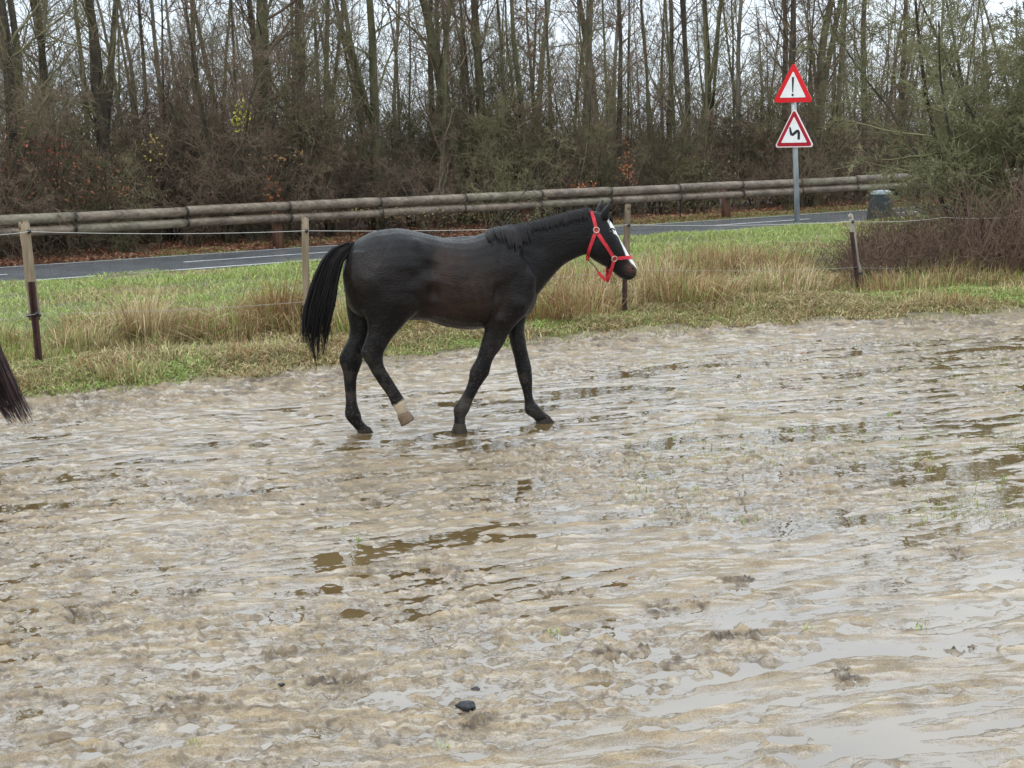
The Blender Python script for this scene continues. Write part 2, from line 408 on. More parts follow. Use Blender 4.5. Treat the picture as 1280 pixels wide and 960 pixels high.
def build_ground():
    r = np.concatenate([np.linspace(0.3, 4.2, 26)[:-1], np.exp(np.linspace(math.log(4.2), math.log(24), 980))[:-1], np.exp(np.linspace(math.log(24), math.log(1500), 150))])
    fine = np.linspace(-24, 24, 1120)
    coarse = np.linspace(24, 336, 90)[1:-1]
    ang = np.radians(np.concatenate([fine, coarse]))
    nr, na = len(r), len(ang)
    R, A = np.meshgrid(r, ang, indexing='ij')
    X = R * np.sin(A); Y = R * np.cos(A)
    Z = np.zeros_like(X); GM = np.zeros_like(X); DK = np.zeros_like(X); LT = np.zeros_like(X)
    for k in range(0, nr, 100):
        sl = slice(k, min(k + 100, nr))
        Z[sl], GM[sl], DK[sl], LT[sl] = ground_height(X[sl], Y[sl])
    V = np.stack([X, Y, Z], -1).reshape(-1, 3)
    V = np.concatenate([V, [[0, 0, 0.0]]])
    i = np.arange(nr - 1)[:, None] * na; j = np.arange(na)[None, :]; j2 = (j + 1) % na
    Q = np.stack([i + j, i + j2, i + na + j2, i + na + j], -1).reshape(-1, 4)
    k = np.arange(na); T = np.stack([np.full(na, nr * na), (k + 1) % na, k], -1)
    C = np.stack([GM, DK, LT], -1).reshape(-1, 3); C = np.concatenate([C, [[0, 0, 0]]])
    g = Geo(); g.add(V, Q[:, ::-1], T[:, ::-1], C)
    me = g.mesh('ground')
    # make sure the faces look up
    if me.polygons[0].normal.z < 0:
        me.flip_normals()
    m, nt, b = new_mat('wet_sandy_mud')
    N = nt.nodes.new; L = nt.links.new
    at = N('ShaderNodeAttribute'); at.attribute_name = 'Col'
    sep = N('ShaderNodeSeparateColor'); L(at.outputs['Color'], sep.inputs[0])
    geo = N('ShaderNodeNewGeometry'); sx = N('ShaderNodeSeparateXYZ'); L(geo.outputs['Position'], sx.inputs[0])
    wet = N('ShaderNodeMapRange'); wet.inputs['From Min'].default_value = 0.001; wet.inputs['From Max'].default_value = 0.013
    wet.inputs['To Min'].default_value = 1; wet.inputs['To Max'].default_value = 0
    L(sx.outputs['Z'], wet.inputs['Value'])
    def nz(scale, detail=5, rot=0.40, st=(1, 1, 1)):
        mp = N('ShaderNodeMapping'); mp.inputs['Rotation'].default_value = (0, 0, -rot); mp.inputs['Scale'].default_value = st
        n = N('ShaderNodeTexNoise'); n.inputs['Scale'].default_value = scale; n.inputs['Detail'].default_value = detail
        L(geo.outputs['Position'], mp.inputs['Vector']); L(mp.outputs[0], n.inputs['Vector']); return n
    def ramp(src, p0, c0, p1, c1):
        r_ = N('ShaderNodeValToRGB'); e = r_.color_ramp.elements
        e[0].position = p0; e[0].color = (*c0, 1); e[1].position = p1; e[1].color = (*c1, 1); L(src, r_.inputs['Fac']); return r_
    def mix(f, a_, b_, typ='MIX'):
        x = N('ShaderNodeMixRGB'); x.blend_type = typ
        for k_, s_ in ((0, f), (1, a_), (2, b_)):
            if isinstance(s_, (int, float)): x.inputs[k_].default_value = s_
            elif isinstance(s_, tuple): x.inputs[k_].default_value = (*s_, 1)
            else: L(s_, x.inputs[k_])
        return x.outputs[0]
    n_big = nz(1.3, 4, st=(0.5, 1.4, 1)); n_mid = nz(9, 5, st=(0.5, 1.2, 1)); n_fine = nz(140, 3)
    mud = ramp(n_mid.outputs['Fac'], 0.36, (0.085, 0.057, 0.027), 0.66, (0.27, 0.198, 0.108)).outputs[0]
    mud = mix(ramp(n_big.outputs['Fac'], 0.42, (0, 0, 0), 0.66, (0.7, 0.7, 0.7)).outputs[0], mud, (0.21, 0.157, 0.092))
    mud = mix(wet.outputs[0], mud, mix(0.72, mud, (0.07, 0.046, 0.022)))  # low mud darkened: damp tone plus crevice shade put into the colour
    mud = mix(0.25, mud, ramp(n_fine.outputs['Fac'], 0.38, (0.06, 0.042, 0.024), 0.62, (0.43, 0.335, 0.21)).outputs[0])
    dark = mix(sep.outputs['Green'], mud, ramp(n_mid.outputs['Fac'], 0.4, (0.05, 0.034, 0.020), 0.62, (0.15, 0.105, 0.06)).outputs[0])
    soil = ramp(nz(5, 6).outputs['Fac'], 0.35, (0.06, 0.048, 0.026), 0.68, (0.17, 0.14, 0.07)).outputs[0]
    lit = ramp(nz(16, 6).outputs['Fac'], 0.35, (0.028, 0.018, 0.012), 0.68, (0.17, 0.085, 0.05)).outputs[0]
    col = mix(sep.outputs['Red'], dark, soil)
    col = mix(sep.outputs['Blue'], col, lit)
    L(col, b.inputs['Base Color'])
    # wet film: gloss follows water in the surface
    film = ramp(nz(11, 5, st=(0.28, 1.9, 1)).outputs['Fac'], 0.50, (0, 0, 0), 0.56, (1, 1, 1)).outputs[0]
    f2 = N('ShaderNodeMath'); f2.operation = 'MAXIMUM'; L(film, f2.inputs[0]); L(wet.outputs[0], f2.inputs[1])
    inv = N('ShaderNodeMapRange'); inv.inputs['From Max'].default_value = 0.35; inv.inputs['To Min'].default_value = 1; inv.inputs['To Max'].default_value = 0; L(sep.outputs['Red'], inv.inputs['Value'])
    f3 = N('ShaderNodeMath'); f3.operation = 'MULTIPLY'; L(f2.outputs[0], f3.inputs[0]); L(inv.outputs[0], f3.inputs[1])
    inv2 = N('ShaderNodeMath'); inv2.operation = 'SUBTRACT'; inv2.inputs[0].default_value = 1; inv2.use_clamp = True; L(sep.outputs['Green'], inv2.inputs[1])
    f4 = N('ShaderNodeMath'); f4.operation = 'MULTIPLY'; L(f3.outputs[0], f4.inputs[0]); L(inv2.outputs[0], f4.inputs[1])
    cw = N('ShaderNodeMath'); cw.operation = 'MULTIPLY'; cw.inputs[1].default_value = 0.85; L(f4.outputs[0], cw.inputs[0])
    L(cw.outputs[0], b.inputs['Coat Weight'])
    b.inputs['Coat Roughness'].default_value = 0.09; b.inputs['Coat IOR'].default_value = 1.6
    rr = N('ShaderNodeMapRange'); rr.inputs['To Min'].default_value = 0.62; rr.inputs['To Max'].default_value = 0.3; L(f4.outputs[0], rr.inputs['Value'])
    L(rr.outputs[0], b.inputs['Roughness'])
    bp = N('ShaderNodeBump'); bp.inputs['Strength'].default_value = 0.6; bp.inputs['Distance'].default_value = 0.008
    L(nz(45, 7).outputs['Fac'], bp.inputs['Height']); L(bp.outputs[0], b.inputs['Normal'])
    o = link('ground', me, m)
    tag(o, kind='structure')
build_ground()

# puddle water: one level sheet, the mud's hollows show it
def build_water():
    g = Geo()
    xs = np.linspace(-9, 13, 45)
    V = []; 
    for x in xs:
        V.append((x, 1.2, 0.0)); V.append((x, float(edge_y(np.array([x]))[0]) + 0.15, 0.0))
    Q = [[2 * i, 2 * i + 2, 2 * i + 3, 2 * i + 1] for i in range(len(xs) - 1)]
    g.add(V, Q)
    m, nt, b = new_mat('puddle_water')
    b.inputs['Roughness'].default_value = 0.02
    b.inputs['IOR'].default_value = 2.5
    N = nt.nodes.new; L = nt.links.new
    geo = N('ShaderNodeNewGeometry'); n = N('ShaderNodeTexNoise'); n.inputs['Scale'].default_value = 1.5; L(geo.outputs['Position'], n.inputs['Vector'])
    r_ = N('ShaderNodeValToRGB'); e = r_.color_ramp.elements
    e[0].position = 0.35; e[0].color = (0.085, 0.055, 0.02, 1); e[1].position = 0.65; e[1].color = (0.135, 0.092, 0.042, 1)
    L(n.outputs['Fac'], r_.inputs['Fac']); L(r_.outputs[0], b.inputs['Base Color'])
    n2 = N('ShaderNodeTexNoise'); n2.inputs['Scale'].default_value = 7; n2.inputs['Detail'].default_value = 2; L(geo.outputs['Position'], n2.inputs['Vector'])
    bp = N('ShaderNodeBump'); bp.inputs['Strength'].default_value = 0.12; bp.inputs['Distance'].default_value = 0.01
    L(n2.outputs['Fac'], bp.inputs['Height']); L(bp.outputs[0], b.inputs['Normal'])
    o = link('puddle_water', g.mesh('puddle_water', False), m)
    tag(o, kind='structure')
build_water()

# ------------------------------------------------------------------ road with painted lines
def strip(s0, s1, t0, t1, z, n=60, jit=0.0):
    g = Geo(); V = []
    for i in range(n + 1):
        s = s0 + (s1 - s0) * i / n
        j = jit * vnoise(np.array([s * 1.3]), np.array([t0]), 4)[0]
        j2 = jit * vnoise(np.array([s * 1.3]), np.array([t1 + 9]), 4)[0]
        V.append(rail_point(s, t0 + j, z)); V.append(rail_point(s, t1 + j2, z))
    g.add([tuple(v) for v in V], [[2 * i, 2 * i + 2, 2 * i + 3, 2 * i + 1] for i in range(n)])
    return g
asphalt = noise_mat('wet_asphalt', (0.08, 0.085, 0.092), (0.16, 0.168, 0.175), 3.0, 0.2, 0.25, (1, 1, 1), 0.5, 0.004, 8)
paint = noise_mat('road_paint', (0.30, 0.31, 0.31), (0.62, 0.63, 0.62), 12, 0.45, 0.0, (1, 1, 1), 0.4, detail=6)
o = link('road', strip(-60, 80, ROAD_N, ROAD_F + 0.05, 0.020, 140, 0.05).mesh('road', False), asphalt); tag(o, kind='structure')
o = link('edge_line_near', strip(-60, 80, ROAD_N + 0.16, ROAD_N + 0.30, 0.024).mesh('road_line', False), paint); tag(o, kind='structure'); o.name = 'road_edge_line'
o = link('road_edge_line', strip(-60, 80, ROAD_F - 0.18, ROAD_F - 0.08, 0.024).mesh('road_line', False), paint); tag(o, kind='structure')
g = Geo(); mid = (ROAD_N + ROAD_F) / 2 + 0.05
s = -58.0
c_s, _ = rail_coords(*G(230, 329)[:2])
s = c_s - 9 * 7.0
while s < 80:
    P = [rail_point(s, mid - 0.06, .024), rail_point(s + 3.6, mid - 0.06, .024), rail_point(s + 3.6, mid + 0.06, .024), rail_point(s, mid + 0.06, .024)]
    g.add([tuple(p) for p in P], [[0, 1, 2, 3]])
    s += 7.0
o = link('road_centre_line', g.mesh('road_centre_line', False), paint); tag(o, kind='structure')

# ------------------------------------------------------------------ timber guard rail
rail = thing('guard_rail', 'long guard rail of two round weathered logs on red-brown posts beyond the road', 'guard rail', rail0)
def ax_from(dirv):
    x = np.array(dirv) / np.linalg.norm(dirv); z = np.array([0, 0, 1.0]); y = np.cross(z, x); y /= np.linalg.norm(y); z = np.cross(x, y)
    return np.stack([x, y, z], 1)
def loc_rail(s, t, z): return np.array(rail_point(s, t, z)) - np.array(rail0)
def s_of_px(px):
    p = column_point(px, -0.0); return rail_coords(p.x, p.y)[0]
joint_px = [90, 229, 357, 470, 576, 671, 757, 842]
js = [s_of_px(p) for p in joint_px]
step = (js[-1] - js[0]) / (len(js) - 1)
js = [js[0] - step * k for k in range(6, 0, -1)] + js + [js[-1] + step * k for k in range(1, 8)]
rr_ = random.Random(4)
for which, (zc, rad) in enumerate(((0.885, 0.100), (0.655, 0.092))):
    for k in range(len(js) - 1):
        off = 0.0 if which == 0 else rr_.uniform(-0.05, 0.05)
        a_, b_ = js[k] + 0.012 + off, js[k + 1] - 0.012 + off
        rs = rad * rr_.uniform(0.93, 1.05); dz = rr_.uniform(-0.012, 0.012)
        n = 14
        P = [loc_rail(a_ + (b_ - a_) * i / n, -0.18, zc + dz) for i in range(n + 1)]
        R = [rs * (1 + 0.02 * vnoise(np.array([i * 0.6 + k * 9]), np.array([which * 5.0]))[0]) for i in range(n + 1)]
        R[0] *= 0.95; R[-1] *= 0.95
        g = Geo(); tube(g, P, R, 18, True)
        link('log_beam', g.mesh('log_beam'), M['log'] if (k * 7 + which * 3) % 5 else M['log_green'], rail)
        g = Geo(); q = js[k + 1] + off
        tube(g, [loc_rail(q - 0.016, -0.18, zc), loc_rail(q + 0.016, -0.18, zc)], [rad * 1.03] * 2, 18, True)
        link('joint_band', g.mesh('joint_band'), M['joint'], rail)
ps = [0, RAIL_L / 2, RAIL_L]; ps = [-RAIL_L / 2 * k for k in (3, 2, 1)] + ps + [RAIL_L * 1.5, RAIL_L * 2, RAIL_L * 2.5]
for q in ps:
    g = Geo(); AX = ax_from(tuple(RD))
    tube(g, [loc_rail(q, 0.07, -0.12), loc_rail(q, 0.07, 0.3), loc_rail(q, 0.06, 0.82)], [0.125, 0.12, 0.115], 12, True)
    link('post', g.mesh('post'), M['rust_wood'], rail)

# ------------------------------------------------------------------ wire fence
fence = thing('wire_fence', 'pasture wire fence of old wooden posts and rusty stakes along the grass strip', 'fence', (0, 0, 0))
def pole_between(g, a, b, r0, r1, sides=9, n=8, wob=0.006, seed=0):
    a = np.array(a); b = np.array(b); rg = np.random.RandomState(seed)
    t = np.linspace(0, 1, n); P = a[None] * (1 - t[:, None]) + b[None] * t[:, None]
    P[1:-1] += rg.normal(0, wob, (n - 2, 3)); R = (r0 * (1 - t) + r1 * t) * (1 + rg.normal(0, 0.04, n))
    tube(g, P, R, sides, True)
def stake_mesh(a, b, w=0.04):
    """angle iron: two thin flanges"""
    a = np.array(a); b = np.array(b); d = b - a; L_ = np.linalg.norm(d)
    x = d / L_; y = np.cross(x, [0.35, 1, 0]); y /= np.linalg.norm(y); z = np.cross(x, y)
    g = Geo(); c = (a + b) / 2
    box(g, c + y * w / 2 * 0, L_, w, 0.006, np.stack([x, y, z], 1))
    box(g, c + y * (w / 2) + z * (w / 2), L_, 0.006, w, np.stack([x, y, z], 1))
    return g
posts = []   # (wood top px, wood bottom px, ground px, wood half width, wood material)
spec = [((30, 279), (43, 400), (52, 474), 0.052, 'post_wood', ((41, 352), (53, 474))),
        ((381, 273), (384, 430), (385, 440), 0.042, 'post_wood', None),
        ((785, 256), (782, 345), (781, 405), 0.040, 'post_wood', ((782, 335), (781, 406))),
        ((1063, 268), (1074, 345), (1074, 378), 0.034, 'post_pale', ((1065, 290), (1075, 378)))]
ptop = []
for k, (tp, wb, gp, hw, mt, st) in enumerate(spec):
    base = G(*gp); base.z = 0
    y = base.y
    a = at_depth(*wb, y); b = at_depth(*tp, y)
    g = Geo(); pole_between(g, a, b, hw, hw * 0.9, 9, 9, 0.004, k)
    # frayed head
    rg = np.random.RandomState(k)
    for i in range(7):
        q = np.array(b) + np.array([rg.uniform(-hw, hw) * .7, rg.uniform(-hw, hw) * .7, 0])
        tube(g, [q - [0, 0, .05], q + [0, 0, rg.uniform(0.0, 0.02)]], [hw * .35, hw * .2], 5, True)
    link('fence_post', g.mesh('fence_post'), M[mt], fence)
    if st:
        s0 = at_depth(*st[1], y - 0.06); s1 = at_depth(*st[0], y - 0.06)
        s0.z = min(s0.z, 0.02)
        link('steel_stake', stake_mesh(s0, s1, 0.045).mesh('steel_stake', False), M['rust'], fence)
        g = Geo(); c = np.array(a) + (np.array(b) - np.array(a)) * 0.05
        tube(g, [c - [0, 0, .012], c + [0, 0, .012]], [hw * 1.35, hw * 1.35], 12, True)
        link('wire_clamp', g.mesh('wire_clamp'), M['black_plastic'], fence)
    ptop.append((b, base, y))
# insulators + wires
top_px = [(-60, 291), (36, 289.5), (383, 288.5), (786, 281), (1066, 277), (1180, 272), (1300, 269)]
low_px = [(-60, 402), (46, 392), (384, 377), (782, 337), (1070, 334.5), (1180, 331), (1300, 330)]
deps = [ptop[0][2] - 1.2, ptop[0][2], ptop[1][2], ptop[2][2], ptop[3][2], ptop[3][2] + 1.6, ptop[3][2] + 3.2]
for name, pxs, mt, r in (('top_wire', top_px, 'wire', 0.0030), ('lower_wire', low_px, 'wire_dark', 0.0022)):
    P = []
    pts = [at_depth(p[0], p[1], d - 0.07) for p, d in zip(pxs, deps)]
    for a, b in zip(pts[:-1], pts[1:]):
        for i in range(10):
            t = i / 10; q = a.lerp(b, t); q.z -= 0.05 * 4 * t * (1 - t) * 0.5; P.append(tuple(q))
    P.append(tuple(pts[-1]))
    g = Geo(); tube(g, P, [r] * len(P), 5)
    link('wire', g.mesh(name), M[mt], fence)
    for q, d in list(zip(pts, deps))[1:5]:
        g = Geo(); q = np.array(q)
        tube(g, [q + [0, .05, 0], q + [0, .02, 0], q, q - [0, .012, 0]], [.012, .02, .022, .01], 8, True)
        link('insulator', g.mesh('insulator'), M['black_plastic'], fence)

# ------------------------------------------------------------------ traffic signs
def rounded_tri(side, rc, n=8):
    h = side * math.sqrt(3) / 2
    c = [(-side / 2, -h / 3), (side / 2, -h / 3), (0, 2 * h / 3)]
    out = []
    for k in range(3):
        cx, cy = c[k]; d = math.hypot(cx, cy); q = (d - 2 * rc) / d
        ox, oy = cx * q, cy * q; a0 = math.atan2(cy, cx)
        for i in range(n + 1):
            a = a0 - PI / 3 + (2 * PI / 3) * i / n
            out.append((ox + rc * math.cos(a), oy + rc * math.sin(a)))
    return out
def plate(g, outline, y0, y1):
    n = len(outline)
    V = [(x, y0, z) for x, z in outline] + [(x, y1, z) for x, z in outline] + [(0, y0, 0), (0, y1, 0)]
    Q = [[i, (i + 1) % n, n + (i + 1) % n, n + i] for i in range(n)]
    T = [[2 * n, (i + 1) % n, i] for i in range(n)] + [[2 * n + 1, n + i, n + (i + 1) % n] for i in range(n)]
    g.add(V, Q, T)
def ribbon2d(g, pts, w, y0, y1):
    V = []; n = len(pts)
    for i, (x, z) in enumerate(pts):
        a = pts[max(i - 1, 0)]; b = pts[min(i + 1, n - 1)]; dx, dz = b[0] - a[0], b[1] - a[1]; l = math.hypot(dx, dz)
        ww = w[i] if isinstance(w, (list, tuple)) else w
        nx, nz = -dz / l * ww / 2, dx / l * ww / 2
        V += [(x + nx, y0, z + nz), (x - nx, y0, z - nz), (x + nx, y1, z + nz), (x - nx, y1, z - nz)]
    Q = []
    for i in range(n - 1):
        a = 4 * i; b = a + 4
        Q += [[a, a + 1, b + 1, b], [a + 2, b + 2, b + 3, a + 3], [a, b, b + 2, a + 2], [a + 1, a + 3, b + 3, b + 1]]
    Q += [[0, 2, 3, 1], [4 * n - 4, 4 * n - 3, 4 * n - 1, 4 * n - 2]]
    g.add(V, Q)
sb = G(997, 278)
sy = sb.y
stop_ = at_depth(990.5, 82, sy)
pole = thing('sign_pole', 'tall grey galvanised pole carrying two triangular warning signs beside the road', 'sign pole', sb)
g = Geo(); L0 = np.array(stop_ - sb)
tube(g, [np.array([0, 0, -0.1]), L0 * 0.5, L0 * 0.98], [0.066] * 3, 16, True)
link('pole_tube', g.mesh('pole_tube'), M['galv'], pole)
def sign(cx, cy, side_px, label, kind):
    c = at_depth(cx, cy, sy - 0.10)
    side = side_px / FPX * (c - CAM_O).length
    t = thing('warning_sign', label, 'traffic sign', c, math.radians(-9), 'triangular warning signs')
    t.rotation_euler = (0, math.radians(1.0 if kind == 'bang' else 0), math.radians(-41))
    rim = M['sign_bright_red'] if kind == 'bang' else M['sign_pale']
    g = Geo(); plate(g, rounded_tri(side, side * 0.05), 0.0, 0.02); link('sign_plate', g.mesh('sign_plate', False), rim, t)
    if kind == 'bang':
        g = Geo(); plate(g, rounded_tri(side * 0.985, side * 0.05), 0.02, 0.028); link('sign_back', g.mesh('sign_back', False), M['sign_back'], t)
    else:
        g = Geo(); plate(g, rounded_tri(side * 0.92, side * 0.04), -0.004, 0.0); link('border', g.mesh('border', False), M['sign_dark_red'], t)
        g = Geo(); plate(g, rounded_tri(side * 0.985, side * 0.05), 0.02, 0.028); link('sign_back', g.mesh('sign_back', False), M['sign_back'], t)
    k = 0.645 if kind == 'bang' else 0.65
    g = Geo(); plate(g, rounded_tri(side * k, side * 0.012), -0.008, -0.003 if kind != 'bang' else 0.0)
    link('white_field', g.mesh('white_field', False), M['sign_white'], t)
    g = Geo()
    if kind == 'bang':
        zt, zb = side * 0.25, -side * 0.075
        ribbon2d(g, [(0, zt), (0, zt - 0.25 * (zt - zb)), (0, zb)], [side * .05, side * .052, side * .022], -0.012, -0.008)
        a = [(side * .028 * math.cos(q), -side * .130 + side * .028 * math.sin(q)) for q in np.linspace(0, 2 * PI, 13)[:-1]]
        n = len(a); V = [(x, -0.012, z) for x, z in a] + [(x, -0.008, z) for x, z in a]
        V += [(0, -0.012, -side * .13), (0, -0.008, -side * .13)]
        g.add(V, [[i, (i + 1) % n, n + (i + 1) % n, n + i] for i in range(n)], [[2 * n, (i + 1) % n, i] for i in range(n)] + [[2*n+1, n+i, n+(i+1)%n] for i in range(n)])
        link('exclamation_mark', g.mesh('exclamation_mark', False), M['sign_black'], t)
    else:
        s_ = side
        pts = [(.122, -.12), (.124, -.03), (.12, .035), (.10, .068), (.07, .06), (.02, .02), (-.03, -.015), (-.065, -.005), (-.082, .05), (-.10, .15)]
        ribbon2d(g, [(x * s_, z * s_) for x, z in pts], [s_ * .062] * 8 + [s_ * .058, s_ * .035], -0.012, -0.008)
        link('double_bend_symbol', g.mesh('double_bend_symbol', False), M['sign_black'], t)
    g = Geo()
    for dz in (-0.14, 0.12): box(g, (0.0, 0.045, dz * side), 0.2, 0.03, 0.03)
    link('bracket', g.mesh('bracket', False), M['galv'], t)
sign(991.2, 111.0, 56, 'upper triangular warning sign with bright red border and black exclamation mark', 'bang')
sign(992.6, 167.5, 55.5, 'lower triangular warning sign with dark red border, pale rim and double bend symbol', 'bend')

# dark marker by the road
mb = G(1099, 279)
mk = thing('roadside_marker', 'squat dark round-topped marker with pale cap standing on the road verge', 'bollard', mb)
g = Geo(); k_ = 1 / FPX * mb.length
prof = [(16.5, -4), (16, 2), (15, 14), (13.8, 28), (13.2, 35)]
def lathe(g, prof, sc, flat=1.0, n=28, tilt=0.0):
    V = []; 
    for r, z in prof:
        for i in range(n):
            a = 2 * PI * i / n
            V.append(((r * math.cos(a) + tilt * z) * sc, r * flat * math.sin(a) * sc, z * sc))
    Q = [[k * n + i, k * n + (i + 1) % n, (k + 1) * n + (i + 1) % n, (k + 1) * n + i] for k in range(len(prof) - 1) for i in range(n)]
    g.add(V, Q)
lathe(g, prof, k_, 0.7, tilt=0.06); link('body', g.mesh('marker_body'), M['marker'], mk)
g = Geo(); lathe(g, [(13.2, 35), (13.0, 37), (11, 38.8), (7, 39.9), (0.01, 40.2)], k_, 0.7, tilt=0.06); link('cap', g.mesh('marker_cap'), M['marker_top'], mk)

# ------------------------------------------------------------------ bare trees
BINS = [(0, 'outside the left edge'), (45, 'above the left fence post'), (95, 'right of the left fence post'), (140, 'left of the stout straight trunk'), (190, 'right of the stout straight trunk'),
        (240, 'above the left tall grass tuft'), (290, 'left of the yellow leaf spray'), (335, 'right of the yellow leaf spray'), (385, 'above the second fence post'), (430, 'above the horse tail'),
        (480, 'above the horse rump'), (530, 'above the horse loins'), (580, 'above the horse back'), (630, 'above the horse withers'), (680, 'above the horse mane'), (730, 'above the horse neck'),
        (775, 'above the horse head'), (820, 'above the third fence post'), (865, 'right of the third fence post'), (915, 'above the second visible rail post'), (960, 'left of the warning signs'),
        (1005, 'behind the warning signs'), (1050, 'right of the warning signs'), (1095, 'above the rightmost fence post'), (1140, 'above the round marker'), (1190, 'behind the lichen bushes left part'),
        (1240, 'behind the lichen bushes middle part'), (1280, 'at the right edge'), (9999, 'outside the right edge')]
_pending = []
def later(o, px, what):
    for lim, ph in BINS:
        if px < lim: break
    _pending.append((what, ph, px, o))
def settle_labels():
    d = {}
    for w_, ph, px, o in _pending: d.setdefault((w_, ph), []).append((px, o))
    for (w_, ph), L_ in d.items():
        L_.sort(key=lambda q: q[0]); n = len(L_)
        pre = {1: ['the'], 2: ['left one of two', 'right one of two'], 3: ['leftmost of three', 'middle of three', 'rightmost of three'], 4: ['leftmost of four', 'second of four', 'third of four', 'rightmost of four'],
               5: ['leftmost of five', 'second of five', 'middle of five', 'fourth of five', 'rightmost of five'], 6: ['first from left of six', 'second from left of six', 'third from left of six', 'fourth from left of six', 'fifth from left of six', 'last from left of six']}.get(n, ['one of many'] * n)
        for p_, (px, o) in zip(pre, L_):
            o['label'] = (w_ if n == 1 else p_ + ' ' + w_.replace('tree', 'trees').replace('sapling', 'saplings').replace('shrub', 'shrubs')) + ' ' + ph
def wobble_path(p0, d, L_, n, rng, wob, up=0.0, bend=None):
    P = [np.array(p0, float)]; d = np.array(d, float); d /= np.linalg.norm(d)
    for i in range(n):
        d = d + rng.normal(0, wob, 3) + np.array([0, 0, up])
        if bend is not None: d = d + bend
        d /= np.linalg.norm(d)
        P.append(P[-1] + d * L_ / n)
    return np.array(P)
def branchlets(g, P, R, rng, spec, level=0, frac0=0.15, gl=None):
    """spec: list of (count, length ratio, angle, segments, sides, wobble, up)"""
    if level >= len(spec): return
    cnt, lr, ang, seg, sides, wob, up = spec[level]
    n = len(P) - 1; Lp = np.linalg.norm(np.diff(P, axis=0), axis=1).sum()
    k_n = max(1, int(cnt * rng.uniform(0.75, 1.25)))
    for k in range(k_n):
        f = frac0 + (0.98 - frac0) * rng.rand(); i = min(int(f * n), n - 1); q = f * n - i
        p = P[i] * (1 - q) + P[i + 1] * q; r = (R[i] * (1 - q) + R[i + 1] * q)
        t = P[i + 1] - P[i]; t /= np.linalg.norm(t)
        ax = rng.normal(0, 1, 3); ax -= ax.dot(t) * t; ax /= np.linalg.norm(ax)
        a = math.radians(ang * rng.uniform(0.7, 1.3)); d = t * math.cos(a) + ax * math.sin(a)
        Lc = Lp * lr * (1.25 - 0.75 * f) * rng.uniform(0.6, 1.3)
        Pc = wobble_path(p, d, Lc, seg, rng, wob, up)
        r0 = min(r * 0.5, 0.006 + Lc * 0.0085); rt = 0.003
        Rc = np.linspace(max(r0, 0.0045), rt, seg + 1)
        tube(g, Pc, Rc, sides)
        if gl is not None and level >= len(spec) - 2: gl.append(Pc)
        branchlets(g, Pc, Rc, rng, spec, level + 1, 0.15, gl)
def leaves_mesh(paths, rng, count, size, palette, name='leaves'):
    pts = []
    for k in range(count):
        P = paths[rng.randint(len(paths))]; i = rng.randint(len(P) - 1); q = rng.rand()
        pts.append(P[i] * (1 - q) + P[i + 1] * q + rng.normal(0, 0.02, 3))
    return leaf_cloud(np.array(pts), rng, size, palette).mesh(name, False)
def leaf_cloud(C, rng, size, palette, flatness=0.0):
    n = len(C)
    a = rng.normal(0, 1, (n, 3)); b = rng.normal(0, 1, (n, 3))
    if flatness: a[:, 2] *= flatness; b[:, 2] *= flatness
    a /= np.linalg.norm(a, axis=1, keepdims=True); b -= (a * b).sum(1, keepdims=True) * a; b /= np.linalg.norm(b, axis=1, keepdims=True)
    nn = np.cross(a, b)
    s = size * rng.uniform(0.6, 1.3, (n, 1))
    V = np.stack([C - a * s, C + b * s * .55 + nn * s * .18, C + a * s, C - b * s * .55 + nn * s * .18], 1)
    T = np.arange(n)[:, None] * 4
    T = np.concatenate([T + [0, 1, 2], T + [0, 2, 3]])
    pal = np.array(palette); col = pal[rng.randint(len(pal), size=n)] * rng.uniform(0.7, 1.25, (n, 1))
    g = Geo(); g.add(V.reshape(-1, 3), None, T, np.repeat(col, 4, 0)); return g

def tree_proto(seed, H, r0, lean=0.03, spec=None, wob=0.05, first=0.16, fork=None, seg=14):
    rng = np.random.RandomState(seed)
    P = wobble_path((0, 0, -0.15), (rng.normal(0, lean), rng.normal(0, lean), 1), H, seg, rng, wob, 0.02)
    f = np.linspace(0, 1, seg + 1); R = r0 * (1 - f) ** 0.8 + 0.006; R[0] *= 1.35; R[1] *= 1.05
    gt = Geo(); tube(gt, P, R, 10)
    gc = Geo(); paths = []
    if fork:
        for k in range(fork):
            i = rng.randint(1, seg // 3); a = rng.uniform(0, 2 * PI)
            Pf = wobble_path(P[i], (math.cos(a) * .28, math.sin(a) * .28, 1), H * (1 - i / seg) * rng.uniform(.75, 1), seg - i, rng, wob, 0.05)
            ff = np.linspace(0, 1, len(Pf)); Rf = R[i] * 0.7 * (1 - ff) ** 0.8 + 0.006
            tube(gt, Pf, Rf, 9); branchlets(gc, Pf, Rf, rng, spec, 0, first, paths)
    branchlets(gc, P, R, rng, spec, 0, first, paths)
    return gt.mesh('trunk'), gc.mesh('crown'), paths
SP_BIG = [(30, .24, 52, 8, 5, .18, .06), (7, .42, 48, 5, 4, .2, .05), (6, .5, 42, 3, 3, .2, .04)]
SP_SLIM = [(30, .18, 48, 7, 4, .17, .07), (7, .42, 46, 4, 3, .2, .05), (5, .5, 42, 3, 3, .2, .03)]
protos = []
for k in range(7):
    protos.append(tree_proto(100 + k, 11.4 + .5 * (k % 3), 0.15, 0.04, SP_BIG, 0.035 + 0.01 * (k % 3), 0.10, fork=(1 if k in (1, 4) else None)))
slims = [tree_proto(200 + k, 10.0 + .5 * (k % 3), 0.07, 0.07, SP_SLIM, 0.05, 0.05) for k in range(6)]
rngT = random.Random(11)
